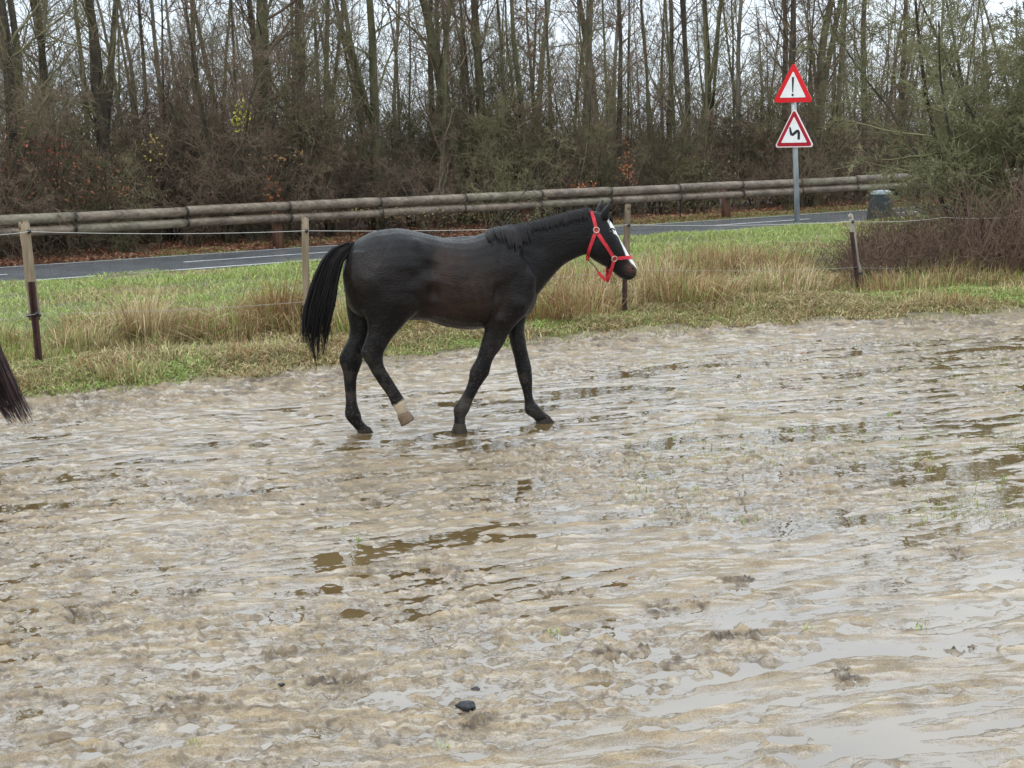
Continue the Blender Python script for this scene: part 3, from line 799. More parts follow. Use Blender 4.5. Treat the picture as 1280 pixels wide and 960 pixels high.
def place_tree(px, t, proto, scale, rz, label, group, bark='bark_dark', twig='twig_brown', lean=(0, 0), width=1.0):
    p = column_point(px, t)
    o = thing('bare_tree', label, 'tree', (p.x, p.y, 0.0), rz, group)
    o.rotation_euler = (lean[1], lean[0], rz); o.scale = (scale * width, scale * width, scale)
    tr, cr, _ = proto
    for nm, me, mt in (('trunk', tr, bark), ('crown', cr, twig)):
        q = bpy.data.objects.new(nm, me); COL.objects.link(q); q.parent = o
        if not me.materials: me.materials.append(None)
        q.material_slots[0].link = 'OBJECT'; q.material_slots[0].material = M[mt]
    return o
# (px at trunk base, metres beyond rail, lean to the right in px over the view, real radius factor, prototype, bark, label)
main = [
 (17, 3.5, -8, 1.15, 0, 'bark_dark', 'thick dark trunk nearest the left edge of the photo'),
 (44, 6.5, -8, 0.85, 1, 'bark_grey', 'grey forked trunk second from the left edge'),
 (55, 4.0, 0, 1.1, 2, 'bark_moss', 'mossy pale-green trunk beside the grey forked one at the left'),
 (74, 4.6, 12, 0.95, 3, 'bark_dark', 'dark trunk leaning right above the left fence post'),
 (137, 5.5, -18, 0.7, 5, 'bark_dark', 'thin dark trunk leaning left next to the stout straight trunk'),
 (149, 3.2, 8, 1.25, 4, 'bark_dark', 'stout straight dark trunk above the left grass strip, between two sky gaps'),
 (190, 9.0, 5, 0.6, 6, 'bark_dark', 'slender dark trunk right of the stout straight trunk'),
 (245, 8.0, 3, 0.6, 1, 'bark_moss', 'slender mossy trunk left of the yellow leaf spray'),
 (316, 3.0, 3, 1.3, 2, 'bark_moss', 'heavy moss-edged trunk directly behind the yellow leaf spray'),
 (331, 4.6, 5, 0.8, 0, 'bark_dark', 'dark trunk standing close behind the heavy moss-edged one'),
 (347, 5.5, -3, 0.75, 3, 'bark_grey', 'straight grey trunk right of the heavy moss-edged pair'),
 (368, 3.4, 22, 0.95, 5, 'bark_dark', 'crooked dark trunk leaning right above the wooden fence post behind the horse tail'),
 (412, 4.6, 5, 0.75, 6, 'bark_moss', 'greenish trunk above the horse rump, just left of the leaning mossy trunk'),
 (476, 3.0, 20, 1.15, 4, 'bark_moss', 'broad mossy trunk leaning right above the horse back'),
 (545, 6.0, -4, 0.8, 0, 'bark_dark', 'dark trunk left of the russet-leaved tree'),
 (582, 3.2, -6, 1.2, 2, 'bark_moss', 'mossy twin-like trunk left half of the close pair above the horse withers'),
 (604, 3.4, 6, 1.15, 0, 'bark_moss', 'mossy trunk right half of the close pair above the horse withers'),
 (738, 5.5, 3, 0.8, 3, 'bark_grey', 'grey-green trunk above the horse ears'),
 (838, 7.0, 6, 0.75, 5, 'bark_dark', 'slim dark trunk right of the fence post in front of the horse'),
 (862, 5.0, 4, 0.8, 6, 'bark_dark', 'straight dark trunk about halfway between the horse head and the signs'),
 (893, 5.6, -3, 0.7, 4, 'bark_dark', 'thin dark trunk against a wide sky gap left of the signs'),
 (921, 4.2, 2, 0.8, 3, 'bark_grey', 'grey trunk third from the sign pole on its left side'),
 (973, 3.4, -24, 1.0, 0, 'bark_dark', 'dark trunk leaning left, right behind the left edge of the upper sign'),
 (984, 4.2, -4, 0.85, 2, 'bark_dark', 'dark reddish trunk rising from behind the two warning signs'),
 (1018, 3.0, -12, 1.2, 1, 'bark_moss', 'thick moss-covered trunk just right of the two warning signs'),
 (1046, 4.0, 10, 0.95, 6, 'bark_moss', 'mossy trunk above the gap between sign pole and round marker'),
 (1078, 4.4, 6, 0.95, 5, 'bark_dark', 'dark trunk left of the greenish lichen bush'),
 (1122, 5.4, -3, 0.9, 3, 'bark_dark', 'dark trunk half hidden at the left side of the greenish lichen bush'),
]
for px, t, ln, rf, pk, bk, lb in main:
    lean = ln / FPX * column_point(px, t).length / 5.4
    place_tree(px, t, protos[pk], rngT.uniform(0.92, 1.08), rngT.uniform(0, 6.28), lb, 'bare trees of the wood behind the road', bk, ['twig_brown', 'twig_dark', 'twig_green'][int(px) % 3], (math.atan(lean) * 0.9, 0), rf * 0.82)
LAB_SAP = 'one of the thin bare saplings crowding the front of the wood behind the guard rail'
LAB_FAR = 'one of the slim bare trees standing deeper in the wood beyond the front trunks'
for k in range(86):
    px = -140 + 1560 * ((k * 0.618034) % 1.0) ; t = rngT.uniform(1.8, 9)
    if px < 300 and k % 3: continue
    bk = rngT.choice(['bark_moss', 'bark_dark', 'bark_grey'])
    o = place_tree(px, t, slims[k % 6], rngT.uniform(0.7, 1.1), rngT.uniform(0, 6.28), LAB_SAP, 'thin saplings at the front of the wood', bk, rngT.choice(['twig_green', 'twig_brown', 'twig_brown', 'twig_green']), (rngT.gauss(0, .06), rngT.gauss(0, .04)), rngT.uniform(0.55, 0.95))
    later(o, px, 'thin ' + {'bark_moss': 'mossy', 'bark_dark': 'dark', 'bark_grey': 'grey'}[bk] + ' sapling')
for k in range(70):
    px = -120 + 1520 * ((k * 0.754877) % 1.0); t = rngT.uniform(10, 34)
    if px < 300 and k % 4: continue
    bk = rngT.choice(['bark_dark', 'bark_dark', 'bark_grey'])
    o = place_tree(px, t, (protos + slims)[k % 13], rngT.uniform(0.8, 1.1), rngT.uniform(0, 6.28), LAB_FAR, 'trees deeper in the wood', bk, rngT.choice(['twig_brown', 'twig_dark']), (rngT.gauss(0, .04), rngT.gauss(0, .03)), rngT.uniform(0.55, 0.95))
    later(o, px, {'bark_dark': 'dark', 'bark_grey': 'grey'}[bk] + ' tree deep in the wood')

# ------------------------------------------------------------------ shrubs of the thicket
SP_SH = [(9, .42, 52, 6, 3, .22, .02), (7, .5, 50, 4, 3, .25, .0), (5, .5, 45, 3, 3, .25, .0)]
def shrub_proto(seed, H, stems, spread, spec=SP_SH, r0=0.02, leafn=0, palette=None, leafsize=0.035):
    rng = np.random.RandomState(seed); gs = Geo(); gt = Geo(); paths = []
    for k in range(stems):
        a = rng.uniform(0, 2 * PI); s_ = rng.uniform(0.1, 1.0) * spread
        P = wobble_path((rng.normal(0, .12), rng.normal(0, .12), -0.1), (math.cos(a) * s_, math.sin(a) * s_, 1), H * rng.uniform(.5, 1.15), 8, rng, .14, 0.0)
        R = np.linspace(r0, 0.004, 9) * rng.uniform(.7, 1.3)
        tube(gs, P, R, 5); branchlets(gt, P, R, rng, spec, 0, .12, paths)
    lm = leaves_mesh(paths, rng, leafn, leafsize, palette) if leafn else None
    return gs.mesh('stems'), gt.mesh('twigs'), lm
PAL_RED = [(.32, .10, .04), (.42, .16, .07), (.25, .07, .035), (.38, .20, .08)]
PAL_BROWN = [(.16, .085, .045), (.22, .12, .06), (.12, .065, .04)]
PAL_YEL = [(.62, .58, .06), (.5, .5, .08), (.66, .62, .14)]
PAL_DULL = [(.14, .12, .05), (.2, .17, .08), (.12, .07, .04), (.1, .11, .04)]
def place_shrub(px, t, pr, sc, label, group, stem='bark_dark', twig='twig_brown', loc=None, name='bare_shrub', cat='shrub'):
    p = column_point(px, t) if loc is None else loc
    o = thing(name, label, cat, (p.x, p.y, 0.0), rngT.uniform(0, 6.28), group)
    o.scale = (sc * 1.0, sc * 1.0, sc)
    for nm, me, mt in (('stems', pr[0], M[stem]), ('twigs', pr[1], M[twig]), ('leaves', pr[2], M['leaf'])):
        if me is None: continue
        q = bpy.data.objects.new(nm, me); COL.objects.link(q); q.parent = o
        if not me.materials: me.materials.append(None)
        q.material_slots[0].link = 'OBJECT'; q.material_slots[0].material = mt
    return o
sh = [shrub_proto(300 + k, 2.7, 9, 0.95, leafn=(70 if k % 2 else 25), palette=PAL_DULL) for k in range(6)]
tall = [shrub_proto(330 + k, 5.6, 8, 0.42, [(15, .28, 46, 6, 3, .19, .05), (7, .5, 45, 4, 3, .22, .02), (5, .5, 45, 2, 3, .2, .0)], 0.026) for k in range(4)]
LAB_SH = 'one of the low tangled leafless shrubs of the thicket behind the guard rail'
LAB_TS = 'one of the tall many-stemmed bare hazel-like shrubs rising from the thicket behind the guard rail'
for k in range(96):
    px = -70 + 1450 * ((k * 0.618034 + .3) % 1.0); t = 0.7 + 9 * ((k * 0.37) % 1.0)
    tw = rngT.choice(['twig_dark', 'twig_brown', 'twig_brown', 'twig_green', 'twig_brown'])
    o = place_shrub(px, t, sh[k % 6], rngT.uniform(0.75, 1.15), LAB_SH, 'low shrubs of the thicket', rngT.choice(['bark_dark', 'bark_grey', 'bark_moss']), tw)
    later(o, px, 'low tangled ' + {'twig_dark': 'dark', 'twig_brown': 'brown', 'twig_green': 'greenish'}[tw] + ' shrub')
for k in range(62):
    px = -80 + 1460 * ((k * 0.754877 + .2) % 1.0); t = 1.5 + 7 * rngT.random()
    tw = rngT.choice(['twig_green', 'twig_brown', 'twig_green'])
    o = place_shrub(px, t, tall[k % 4], rngT.uniform(0.65, 1.05), LAB_TS, 'tall shrubs of the thicket', rngT.choice(['bark_moss', 'bark_grey', 'bark_dark']), tw)
    later(o, px, 'tall many-stemmed ' + {'twig_brown': 'brown', 'twig_green': 'greenish'}[tw] + ' shrub')
settle_labels()
# the far edge of the wood closes the view: one tangle nobody could count
def far_tangle():
    rng = np.random.RandomState(5); g = Geo()
    n = 24000
    ss = rng.uniform(-50, 90, n); tt = rng.uniform(9, 40, n); x0 = rail0.x + RD.x * ss + RN.x * tt; y0 = rail0.y + RD.y * ss + RN.y * tt
    z0 = np.abs(rng.normal(0, 1.35, n)); L_ = rng.uniform(0.8, 2.4, n)
    az = rng.uniform(0, 2 * PI, n); el = rng.uniform(0.1, 1.3, n)
    D = np.stack([np.cos(az) * np.cos(el), np.sin(az) * np.cos(el), np.sin(el)], 1)
    A = np.stack([x0, y0, z0], 1); B = A + D * L_[:, None]; Mi = (A + B) / 2 + rng.normal(0, .1, (n, 3))
    w = rng.uniform(0.008, 0.018, (n, 1))
    s_ = np.cross(D, rng.normal(0, 1, (n, 3))); s_ /= np.linalg.norm(s_, axis=1, keepdims=True); u_ = np.cross(D, s_)
    rings = []
    for Pp, k in ((A, 1.0), (Mi, .8), (B, .3)):
        for a in (0, 2 * PI / 3, 4 * PI / 3): rings.append(Pp + (s_ * math.cos(a) + u_ * math.sin(a)) * w * k)
    V = np.stack(rings, 1).reshape(-1, 3); base = np.arange(n)[:, None] * 9; Q = []
    for r_ in (0, 3):
        for j in range(3): Q.append(base + [r_ + j, r_ + (j + 1) % 3, r_ + 3 + (j + 1) % 3, r_ + 3 + j])
    g.add(V, np.concatenate(Q)); o = link('undergrowth', g.mesh('undergrowth'), M['twig_dark'])
    tag(o, 'dark tangle of brambles and fallen twigs deep under the trees of the wood', 'undergrowth', kind='stuff')
far_tangle()

# leafy sprigs
def sprig(px, py, t, label, palette, cloud_r, n, size, name='leafy_sapling', H=None):
    """a thin sapling whose last leaves sit around the given image point"""
    base = column_point(px, t); y = base.y; c = at_depth(px, py, y)
    rng = np.random.RandomState(int(px * 7 + py)); o = thing(name, label, 'sapling', base, 0, 'saplings still holding leaves')
    top = np.array([0, 0, c.z]) ; gs = Geo(); paths = []
    P = wobble_path((0, 0, -.1), (0.05, 0, 1), c.z + 0.6, 8, rng, .04, .03); R = np.linspace(.022, .006, 9)
    tube(gs, P, R, 5); branchlets(gs, P, R, rng, [(12, .22, 45, 4, 3, .12, .05), (4, .5, 40, 3, 3, .1, 0)], 0, .3, paths)
    link('stem', gs.mesh('stem'), M['bark_dark'], o)
    C = rng.normal(0, 1, (n, 3)) * np.array(cloud_r) + top
    link('leaves', leaf_cloud(C, rng, size, palette).mesh('leaves', False), M['leaf'], o)
sprig(309, 145, 0.9, 'sapling with the bright yellow leaf spray left of centre', PAL_YEL, (.10, .12, .22), 70, .05)
sprig(200, 186, 1.2, 'sapling with a faint yellowish leaf spray right of the stout straight trunk', [(.4, .33, .08), (.3, .22, .07)], (.12, .15, .25), 50, .035)
sprig(786, 212, 0.7, 'sapling with orange-brown leaves above the guard rail, close by the horse ears', PAL_RED, (.12, .12, .38), 110, .04)
sprig(728, 233, 0.6, 'low sapling with orange-brown leaves left of the horse ears', PAL_RED, (.25, .15, .08), 80, .045)
sprig(341, 240, 0.6, 'low sapling with bright orange leaves above the leftmost visible rail post', PAL_RED, (.10, .12, .16), 70, .05)
sprig(352, 200, 0.9, 'sapling with pale orange leaves below the crooked dark trunk', [(.45, .27, .12), (.36, .2, .1)], (.3, .12, .12), 30, .045)
sprig(74, 190, 1.4, 'sapling with pinkish-red leaves between the trunks above the left fence post', [(.42, .14, .10), (.36, .11, .08)], (.22, .2, .2), 90, .04)
sprig(20, 195, 1.6, 'sapling with pinkish-red leaves at the left edge', [(.40, .16, .13), (.34, .13, .1)], (.4, .2, .3), 120, .035)
sprig(60, 220, 0.8, 'low bush of red-brown leaves behind the rail near the left fence post', PAL_BROWN + PAL_RED[:1], (.8, .3, .25), 260, .035)
sprig(135, 240, 0.8, 'low sapling with dark red leaves behind the rail left of the stout trunk base', PAL_RED[:1] + PAL_BROWN, (.5, .2, .15), 110, .035)
sprig(880, 208, 0.9, 'low bush of yellowish-brown leaves behind the rail left of the sign pole', PAL_DULL, (.5, .2, .2), 200, .035)
sprig(1125, 170, 0.9, 'sapling with faint red leaves left of the greenish lichen bush', PAL_RED, (.15, .15, .2), 35, .035)
sprig(1005, 245, 0.7, 'low growth of dark brown leaves behind the rail at the sign pole', PAL_BROWN, (.9, .2, .12), 200, .035)
sprig(440, 268, 0.4, 'low growth of yellow-brown leaves below the rail behind the horse rump', [(.3, .22, .08), (.2, .14, .06)], (1.0, .15, .10), 300, .035)
sprig(560, 272, 0.4, 'low growth of mottled brown leaves below the rail behind the horse back', [(.26, .17, .07), (.16, .1, .05), (.12, .13, .05)], (1.0, .15, .10), 330, .035)
sprig(850, 255, 0.4, 'low dark leafy growth below the rail right of the horse head', [(.14, .09, .05), (.1, .1, .04)], (.8, .15, .10), 200, .035)
# russet leaved tree
tr = tree_proto(401, 8.5, 0.10, 0.03, SP_SLIM, .04, .08)
o = place_tree(662, 2.2, tr, 1.0, 0.3, 'tree keeping a haze of small russet-brown leaves above the horse neck', None, 'bark_moss', 'twig_brown')
o.name = 'russet_tree'
link('leaves', leaves_mesh([p for p in tr[2] if p[0][2] < 6.5], np.random.RandomState(3), 1900, 0.028, PAL_BROWN), M['leaf'], o)
tr2 = tree_proto(407, 8.5, 0.08, 0.03, SP_SLIM, .04, .3)
o = place_tree(770, 3.2, tr2, 1.1, 1.3, 'tree with scattered russet leaves high above the horse head', None, 'bark_dark', 'twig_brown')
o.name = 'russet_tree'
link('leaves', leaves_mesh([p for p in tr2[2] if p[0][2] < 7], np.random.RandomState(3), 900, 0.028, PAL_BROWN), M['leaf'], o)

# greenish lichen bushes at the right, on the near side of the road
SP_L = [(22, .29, 58, 6, 4, .14, .01), (10, .42, 46, 5, 3, .18, .0), (7, .42, 46, 3, 3, .2, .0), (3, .5, 40, 2, 3, .2, 0)]
def lichen_bush(seed, H, r0):
    rng = np.random.RandomState(seed); gs = Geo(); gt = Geo(); paths = []
    for k in range(4):
        a = k * PI / 2 + rng.uniform(-.5, .5)
        P = wobble_path((0, 0, -.1), (math.cos(a) * .45, math.sin(a) * .35, 1), H * rng.uniform(.8, 1.05), 9, rng, .07, .01)
        R = np.linspace(r0, .01, 10); tube(gs, P, R, 7); branchlets(gt, P, R, rng, SP_L, 0, .16, paths)
    return gs.mesh('trunk'), gt.mesh('crown'), paths
def put_bush(px, py, seed, H, r0, label, sc=1.0, twig='twig_lichen', rz=0):
    p = G(px, py); b_ = lichen_bush(seed, H, r0)
    o = thing('lichen_bush', label, 'bush', (p.x, p.y, 0.03), rz); o.scale = (sc * 1.0, sc, sc)
    link('trunk', b_[0], M['bark_dark'], o); link('crown', b_[1], M[twig], o)
put_bush(1246, 335, 12, 5.4, .06, 'wide bush with greenish lichen-covered twigs at the right, in front of the road')
put_bush(1222, 338, 15, 4.6, .045, 'smaller greenish bush with thin dark stems just left of the wide lichen bush')
put_bush(1305, 330, 17, 5.8, .05, 'greyish lichen bush at the very right edge', twig='twig_green')

# ------------------------------------------------------------------ grass
def blades(C, H, W, lean, az, colors, rng, droop=0.35):
    """C n x 3 roots; each blade three faces: a quad and a tip"""
    n = len(C)
    D = np.stack([np.cos(az), np.sin(az), np.zeros(n)], 1)
    S = np.stack([-np.sin(az + rng.normal(0, .8, n)), np.cos(az + rng.normal(0, .8, n)), np.zeros(n)], 1)
    H = H[:, None]; W = W[:, None]; lean = lean[:, None]
    up = np.array([[0, 0, 1.0]])
    M1 = C + up * H * .55 + D * H * lean * .35
    Tp = C + up * H * (1 - droop * lean) + D * H * lean
    V = np.stack([C - S * W, C + S * W, M1 + S * W * .75, M1 - S * W * .75, Tp], 1).reshape(-1, 3)
    b = np.arange(n)[:, None] * 5
    g = Geo(); g.add(V, b + [0, 1, 2, 3], b + [3, 2, 4], np.repeat(colors, 5, 0)); return g
def pick(pal, n, rng, var=0.25):
    pal = np.array(pal); return pal[rng.randint(len(pal), size=n)] * rng.uniform(1 - var, 1 + var, (n, 1))
GREEN = [(.22, .31, .06), (.31, .42, .11), (.17, .24, .05), (.40, .46, .16)]
OLIVE = [(.26, .26, .09), (.33, .31, .13), (.18, .18, .06)]
STRAW = [(.46, .36, .19), (.36, .27, .13), (.56, .46, .27), (.22, .15, .07)]
RUSTY = [(.26, .15, .065), (.34, .21, .09), (.20, .11, .05)]
def verge_grass():
    rng = np.random.RandomState(21); n = 700000
    # uniform over the verge strip between mud and road
    s_ = rng.uniform(-22, 42, n)
    t_ = ROAD_N + 0.02 - 20.0 * rng.rand(n)
    x = rail0.x + RD.x * s_ + RN.x * t_; y = rail0.y + RD.y * s_ + RN.y * t_
    e = y - edge_y(x); ang = np.degrees(np.arctan2(x, y))
    keep = (e > -0.15 + 0.25 * fbm(x * 2, y * 2, 4, 2)) & (np.abs(ang) < 22) & (y > 5)
    x, y, t_, e = x[keep], y[keep], t_[keep], e[keep]
    m_ = 130000; xe = rng.uniform(-9, 14, m_); ee = -0.25 + 1.7 * rng.rand(m_); ye = edge_y(xe) + ee; ok_ = ee + .5 * fbm(xe * 2.2, ye * 2.2, 14, 3) + .35 * vnoise(xe * .8, ye * .8, 15) > .08; xe, ee, ye = xe[ok_], ee[ok_], ye[ok_]
    x = np.concatenate([x, xe]); y = np.concatenate([y, ye]); e = np.concatenate([e, ee]); t_ = np.concatenate([t_, rail_coords(xe, ye)[1]])
    z = ground_height(x, y)[0]; n = len(x)
    patch = fbm(x * .55, y * .55, 51, 3); patch2 = fbm(x * 1.7, y * 1.7, 55, 3)
    dry = np.clip(0.48 + 0.22 * sstep(1.5, .3, e) + patch * 1.6 + patch2 * 1.0 - 0.55 * sstep(1.8, 3.4, e), 0, 1)
    isdry = rng.rand(n) < dry
    col = np.where(isdry[:, None], pick(STRAW + OLIVE + RUSTY[:1], n, rng), pick(GREEN + GREEN + OLIVE, n, rng))
    tall_ = 1 + 0.8 * np.clip(patch2 + .15, 0, 1)
    H = rng.uniform(.035, .12, n) * tall_ * (0.55 + 0.6 * sstep(0, 0.8, e))
    H *= np.where(t_ > ROAD_N - 1.6, 0.55, 1.0)
    az = rng.uniform(0, 2 * PI, n)
    g = blades(np.stack([x, y, z - .01], 1), H, rng.uniform(.0035, .0075, n), rng.uniform(.5, 1.9, n), az, col, rng)
    o = link('verge_grass', g.mesh('verge_grass', False), M['grass'])
    tag(o, 'short green and straw-coloured grass covering the strip between mud and road', 'grass', kind='stuff')
    print('verge blades', n)
verge_grass()
fd = (ptop[3][1] - ptop[0][1]).normalized(); fn = Vector((-fd.y, fd.x, 0))
def dry_grass():
    rng = np.random.RandomState(22); G_ = []
    Cs, Hs, Ws, Ls, As, Cc = [], [], [], [], [], []
    # clumps: (px, ground py, radius, height, blades, straw share)
    cl = []
    for px in np.arange(655, 1085, 7):
        y0 = np.interp(px, [655, 800, 900, 1080], [415, 402, 393, 376]); cl.append((px + rng.normal(0, 6), y0 - rng.uniform(0, 34), rng.uniform(.25, .45), rng.uniform(.35, .62), 620, .85))
    for px in np.arange(95, 450, 9):
        y0 = np.interp(px, [95, 450], [458, 430]); cl.append((px + rng.normal(0, 6), y0 - rng.uniform(0, 30), rng.uniform(.22, .40), rng.uniform(.22, .45), 480, .75))
    for px in np.arange(-40, 120, 12): cl.append((px, 470 - rng.uniform(0, 40), .35, rng.uniform(.2, .36), 450, .4))
    for px in np.arange(450, 660, 8): cl.append((px, np.interp(px, [450, 660], [436, 412]) - rng.uniform(0, 25), .3, rng.uniform(.25, .42), 480, .6))
    for px in np.arange(1080, 1330, 10): cl.append((px, np.interp(px, [1080, 1330], [377, 366]) - rng.uniform(-3, 16), .4, rng.uniform(.15, .5), 330, .75))
    for px in np.arange(-20, 1320, 13):
        if rng.rand() < .62:
            py_ = np.interp(px, EPX, EPY) - rng.uniform(5, 26); cl.append((px, py_, rng.uniform(.12, .35), rng.uniform(.10, .24), 200, .85))
    for px in (180, 172, 188, 181, 360, 372, 352, 366): cl.append((px, 448 if px < 300 else 432, .16, .62, 520, .97))
    for (px, py, r, h, nb, sh_) in cl:
        if 1050 < px < 1100 and py > 340: r = min(r, .15); h *= .3; nb = int(nb * .3)
        elif 990 < px <= 1050 and py > 350: r = min(r, .16); h *= .6; nb = int(nb * .5)
        if 768 < px < 796 and py > 388: nb = int(nb * .3); h *= .5
        if 30 < px < 64 and py > 450: nb = int(nb * .3); h *= .5
        c = G(px, py); a = rng.uniform(0, 2 * PI, nb); q = r * np.sqrt(rng.rand(nb))
        x = c.x + np.cos(a) * q * 1.3; y = c.y + np.sin(a) * q
        flop = rng.uniform(0, 2 * PI); az = np.where(rng.rand(nb) < .55, a, flop + rng.normal(0, .7, nb))
        Cs.append(np.stack([x, y, np.zeros(nb)], 1)); h = h * rng.choice([.65, .85, 1.0, 1.25]); Hs.append(h * rng.uniform(.3, 1.15, nb)); Ws.append(rng.uniform(.003, .006, nb))
        Ls.append(np.abs(rng.normal(.45, .45, nb)) + .05); As.append(az)
        isd = rng.rand(nb) < sh_; tone = STRAW if rng.rand() < .5 else (STRAW[:2] + RUSTY if rng.rand() < .6 else RUSTY + STRAW[3:])
        Cc.append(np.where(isd[:, None], pick(tone, nb, rng), pick(GREEN[:3] + OLIVE, nb, rng)))
    C = np.concatenate(Cs); C[:, 2] = ground_height(C[:, 0], C[:, 1])[0] - .01
    g = blades(C, np.concatenate(Hs), np.concatenate(Ws), np.concatenate(Ls), np.concatenate(As), np.concatenate(Cc), rng, .5)
    o = link('dry_grass', g.mesh('dry_grass', False), M['grass'])
    tag(o, 'tall straw-coloured dead grass leaning along the foot of the wire fence', 'grass', kind='stuff')
    print('dry blades', len(C))
dry_grass()
def brambles():
    """brown-purple thicket of thin canes behind the right fence post"""
    rng = np.random.RandomState(31); g = Geo()
    for k in range(3300):
        px = rng.uniform(1062, 1400); top = np.interp(px, [1062, 1100, 1280], [.6, 1.15, 1.45]) * rng.uniform(.35, 1.15) * (.85 + .9 * float(vnoise(np.array([px / 22.0]), np.array([2.0]), 3)[0]) + .1)
        py = np.interp(px, [1062, 1400], [374, 362]) - rng.uniform(0, 42)
        c = G(px, py); a = rng.uniform(0, 2 * PI)
        P = wobble_path((c.x, c.y, .0), (math.cos(a) * .55, math.sin(a) * .55, 1), top, 5, rng, .22, -.03)
        tube(g, P, np.linspace(.006, .003, 6), 3)
        for j in range(4):
            i = rng.randint(1, 5); b_ = rng.normal(0, 1, 3); b_[2] = abs(b_[2]) * .7
            tube(g, wobble_path(P[i], b_, rng.uniform(.12, .3), 2, rng, .2), np.linspace(.0038, .0025, 3), 3)
    o = link('bramble_thicket', g.mesh('bramble_thicket'), M['twig_purple'])
    tag(o, 'dense brown-purple thicket of thin canes behind the rightmost fence post', 'thicket', kind='stuff')
    # twiggy fringe between fence and verge left of it
    g = Geo()
    for k in range(520):
        px = rng.uniform(925, 1075); py = np.interp(px, [925, 1075], [352, 350]) + rng.uniform(-22, 14)
        c = G(px, py); a = rng.uniform(0, 2 * PI)
        P = wobble_path((c.x, c.y, .0), (math.cos(a) * .5, math.sin(a) * .5, 1), rng.uniform(.2, .5), 4, rng, .2, -.05)
        tube(g, P, np.linspace(.005, .003, 5), 3)
    o = link('dead_stalks', g.mesh('dead_stalks'), M['twig_purple'])
    tag(o, 'thin dead brown stalks in the dry grass left of the rightmost fence post', 'stalks', kind='stuff')
brambles()
def litter():
    rng = np.random.RandomState(41); n = 60000
    s_ = rng.uniform(-20, 50, n); t_ = ROAD_F + 0.15 + np.abs(rng.normal(0, 1, n)) * 2.2
    x = rail0.x + RD.x * s_ + RN.x * t_; y = rail0.y + RD.y * s_ + RN.y * t_; z = ground_height(x, y)[0]
    g = leaf_cloud(np.stack([x, y, z + .015 + .03 * rng.rand(n)], 1), rng, .045, [(.30, .13, .07), (.2, .08, .045), (.38, .2, .11), (.12, .06, .04), (.42, .27, .17), (.24, .1, .06)], .5)
    o = link('leaf_litter', g.mesh('leaf_litter', False), M['leaf']); tag(o, 'fallen red-brown leaves covering the ground under the guard rail', 'leaves', kind='stuff')
    # grass on the far verge
    n = 60000; s_ = rng.uniform(-20, 50, n); t_ = ROAD_F + 0.02 + rng.rand(n) ** 1.5 * 1.3
    x = rail0.x + RD.x * s_ + RN.x * t_; y = rail0.y + RD.y * s_ + RN.y * t_; keep = fbm(s_ * .25, t_ * .5, 77, 3) + .012 * s_ > .05
    x, y = x[keep], y[keep]; n = len(x); z = ground_height(x, y)[0]
    g = blades(np.stack([x, y, z - .01], 1), rng.uniform(.05, .14, n), rng.uniform(.004, .008, n), rng.uniform(.3, 1.3, n), rng.uniform(0, 6.28, n), pick(GREEN + OLIVE + STRAW[:2], n, rng), rng)
    o = link('roadside_grass', g.mesh('roadside_grass', False), M['grass']); tag(o, 'thin patches of green grass at the far edge of the road', 'grass', kind='stuff')
litter()
def mud_grass():
    rng = np.random.RandomState(51); Cs = []; n = 3600
    px = 1300 - 520 * rng.rand(n) ** 1.2; py = 412 + 240 * rng.rand(n) ** 1.3
    pts = np.array([tuple(G(a, b)) for a, b in zip(px, py)])
    keep = fbm(pts[:, 0] * 1.2, pts[:, 1] * 1.2, 8, 2) > -.02
    pts = pts[keep]; n = len(pts)
    pts = np.repeat(pts, 4, 0) + rng.normal(0, .015, (n * 4, 3)) * [1, 1, 0]; n = len(pts)
    pts[:, 2] = ground_height(pts[:, 0], pts[:, 1])[0] - .004
    g = blades(pts, rng.uniform(.010, .035, n), rng.uniform(.0012, .0024, n), rng.uniform(.2, 1.4, n), rng.uniform(0, 6.28, n), pick(GREEN + OLIVE, n, rng), rng)
    for (a, b) in ((928, 655), (313, 563), (447, 678), (1010, 790), (1152, 786), (1113, 520), (590, 508), (430, 665), (870, 615), (245, 935), (560, 935), (695, 795), (1255, 600), (1000, 540)):
        c = G(a, b); m = 12; q = np.tile(np.array([c.x, c.y, 0.004]), (m, 1)) + rng.normal(0, .012, (m, 3)) * [1, 1, 0]
        h = blades(q, rng.uniform(.015, .05, m), rng.uniform(.0015, .003, m), rng.uniform(.2, .9, m), rng.uniform(0, 6.28, m), pick(GREEN, m, rng), rng)
        g.add(h.v[0], h.q[0], h.t[0], h.c[0])
    o = link('sprouting_grass', g.mesh('sprouting_grass', False), M['grass']); tag(o, 'sparse fine green grass blades sprouting through the wet mud', 'grass', kind='stuff')
mud_grass()

# black stone and small pebbles in the mud
def stone(px, py, r, label, name='stone'):
    c = G(px, py); rng = np.random.RandomState(int(px)); g = Geo(); n, m = 14, 9; V = []
    for i in range(m + 1):
        for j in range(n):
            th = PI * i / m; ph = 2 * PI * j / n; k = 1 + .18 * math.sin(3 * ph + px) * math.sin(th) + .12 * rng.normal() * math.sin(th)
            V.append((1.25 * r * k * math.sin(th) * math.cos(ph), r * k * math.sin(th) * math.sin(ph), .72 * r * k * math.cos(th)))
    g.add(V, [[i * n + j, (i + 1) * n + j, (i + 1) * n + (j + 1) % n, i * n + (j + 1) % n] for i in range(m) for j in range(n)])
    o = link(name, g.mesh(name), M['stone_black'], None, (c.x, c.y, gz(c.x, c.y) + .3 * r)); tag(o, label, 'stone', 'stones in the mud')
stone(583, 886, .030, 'largest black stone lying on the mud near the bottom of the photo')
stone(595, 861, .014, 'small dark pebble just above the largest black stone')
stone(378, 634, .010, 'tiny dark pebble on the mud below the raised hind hoof')
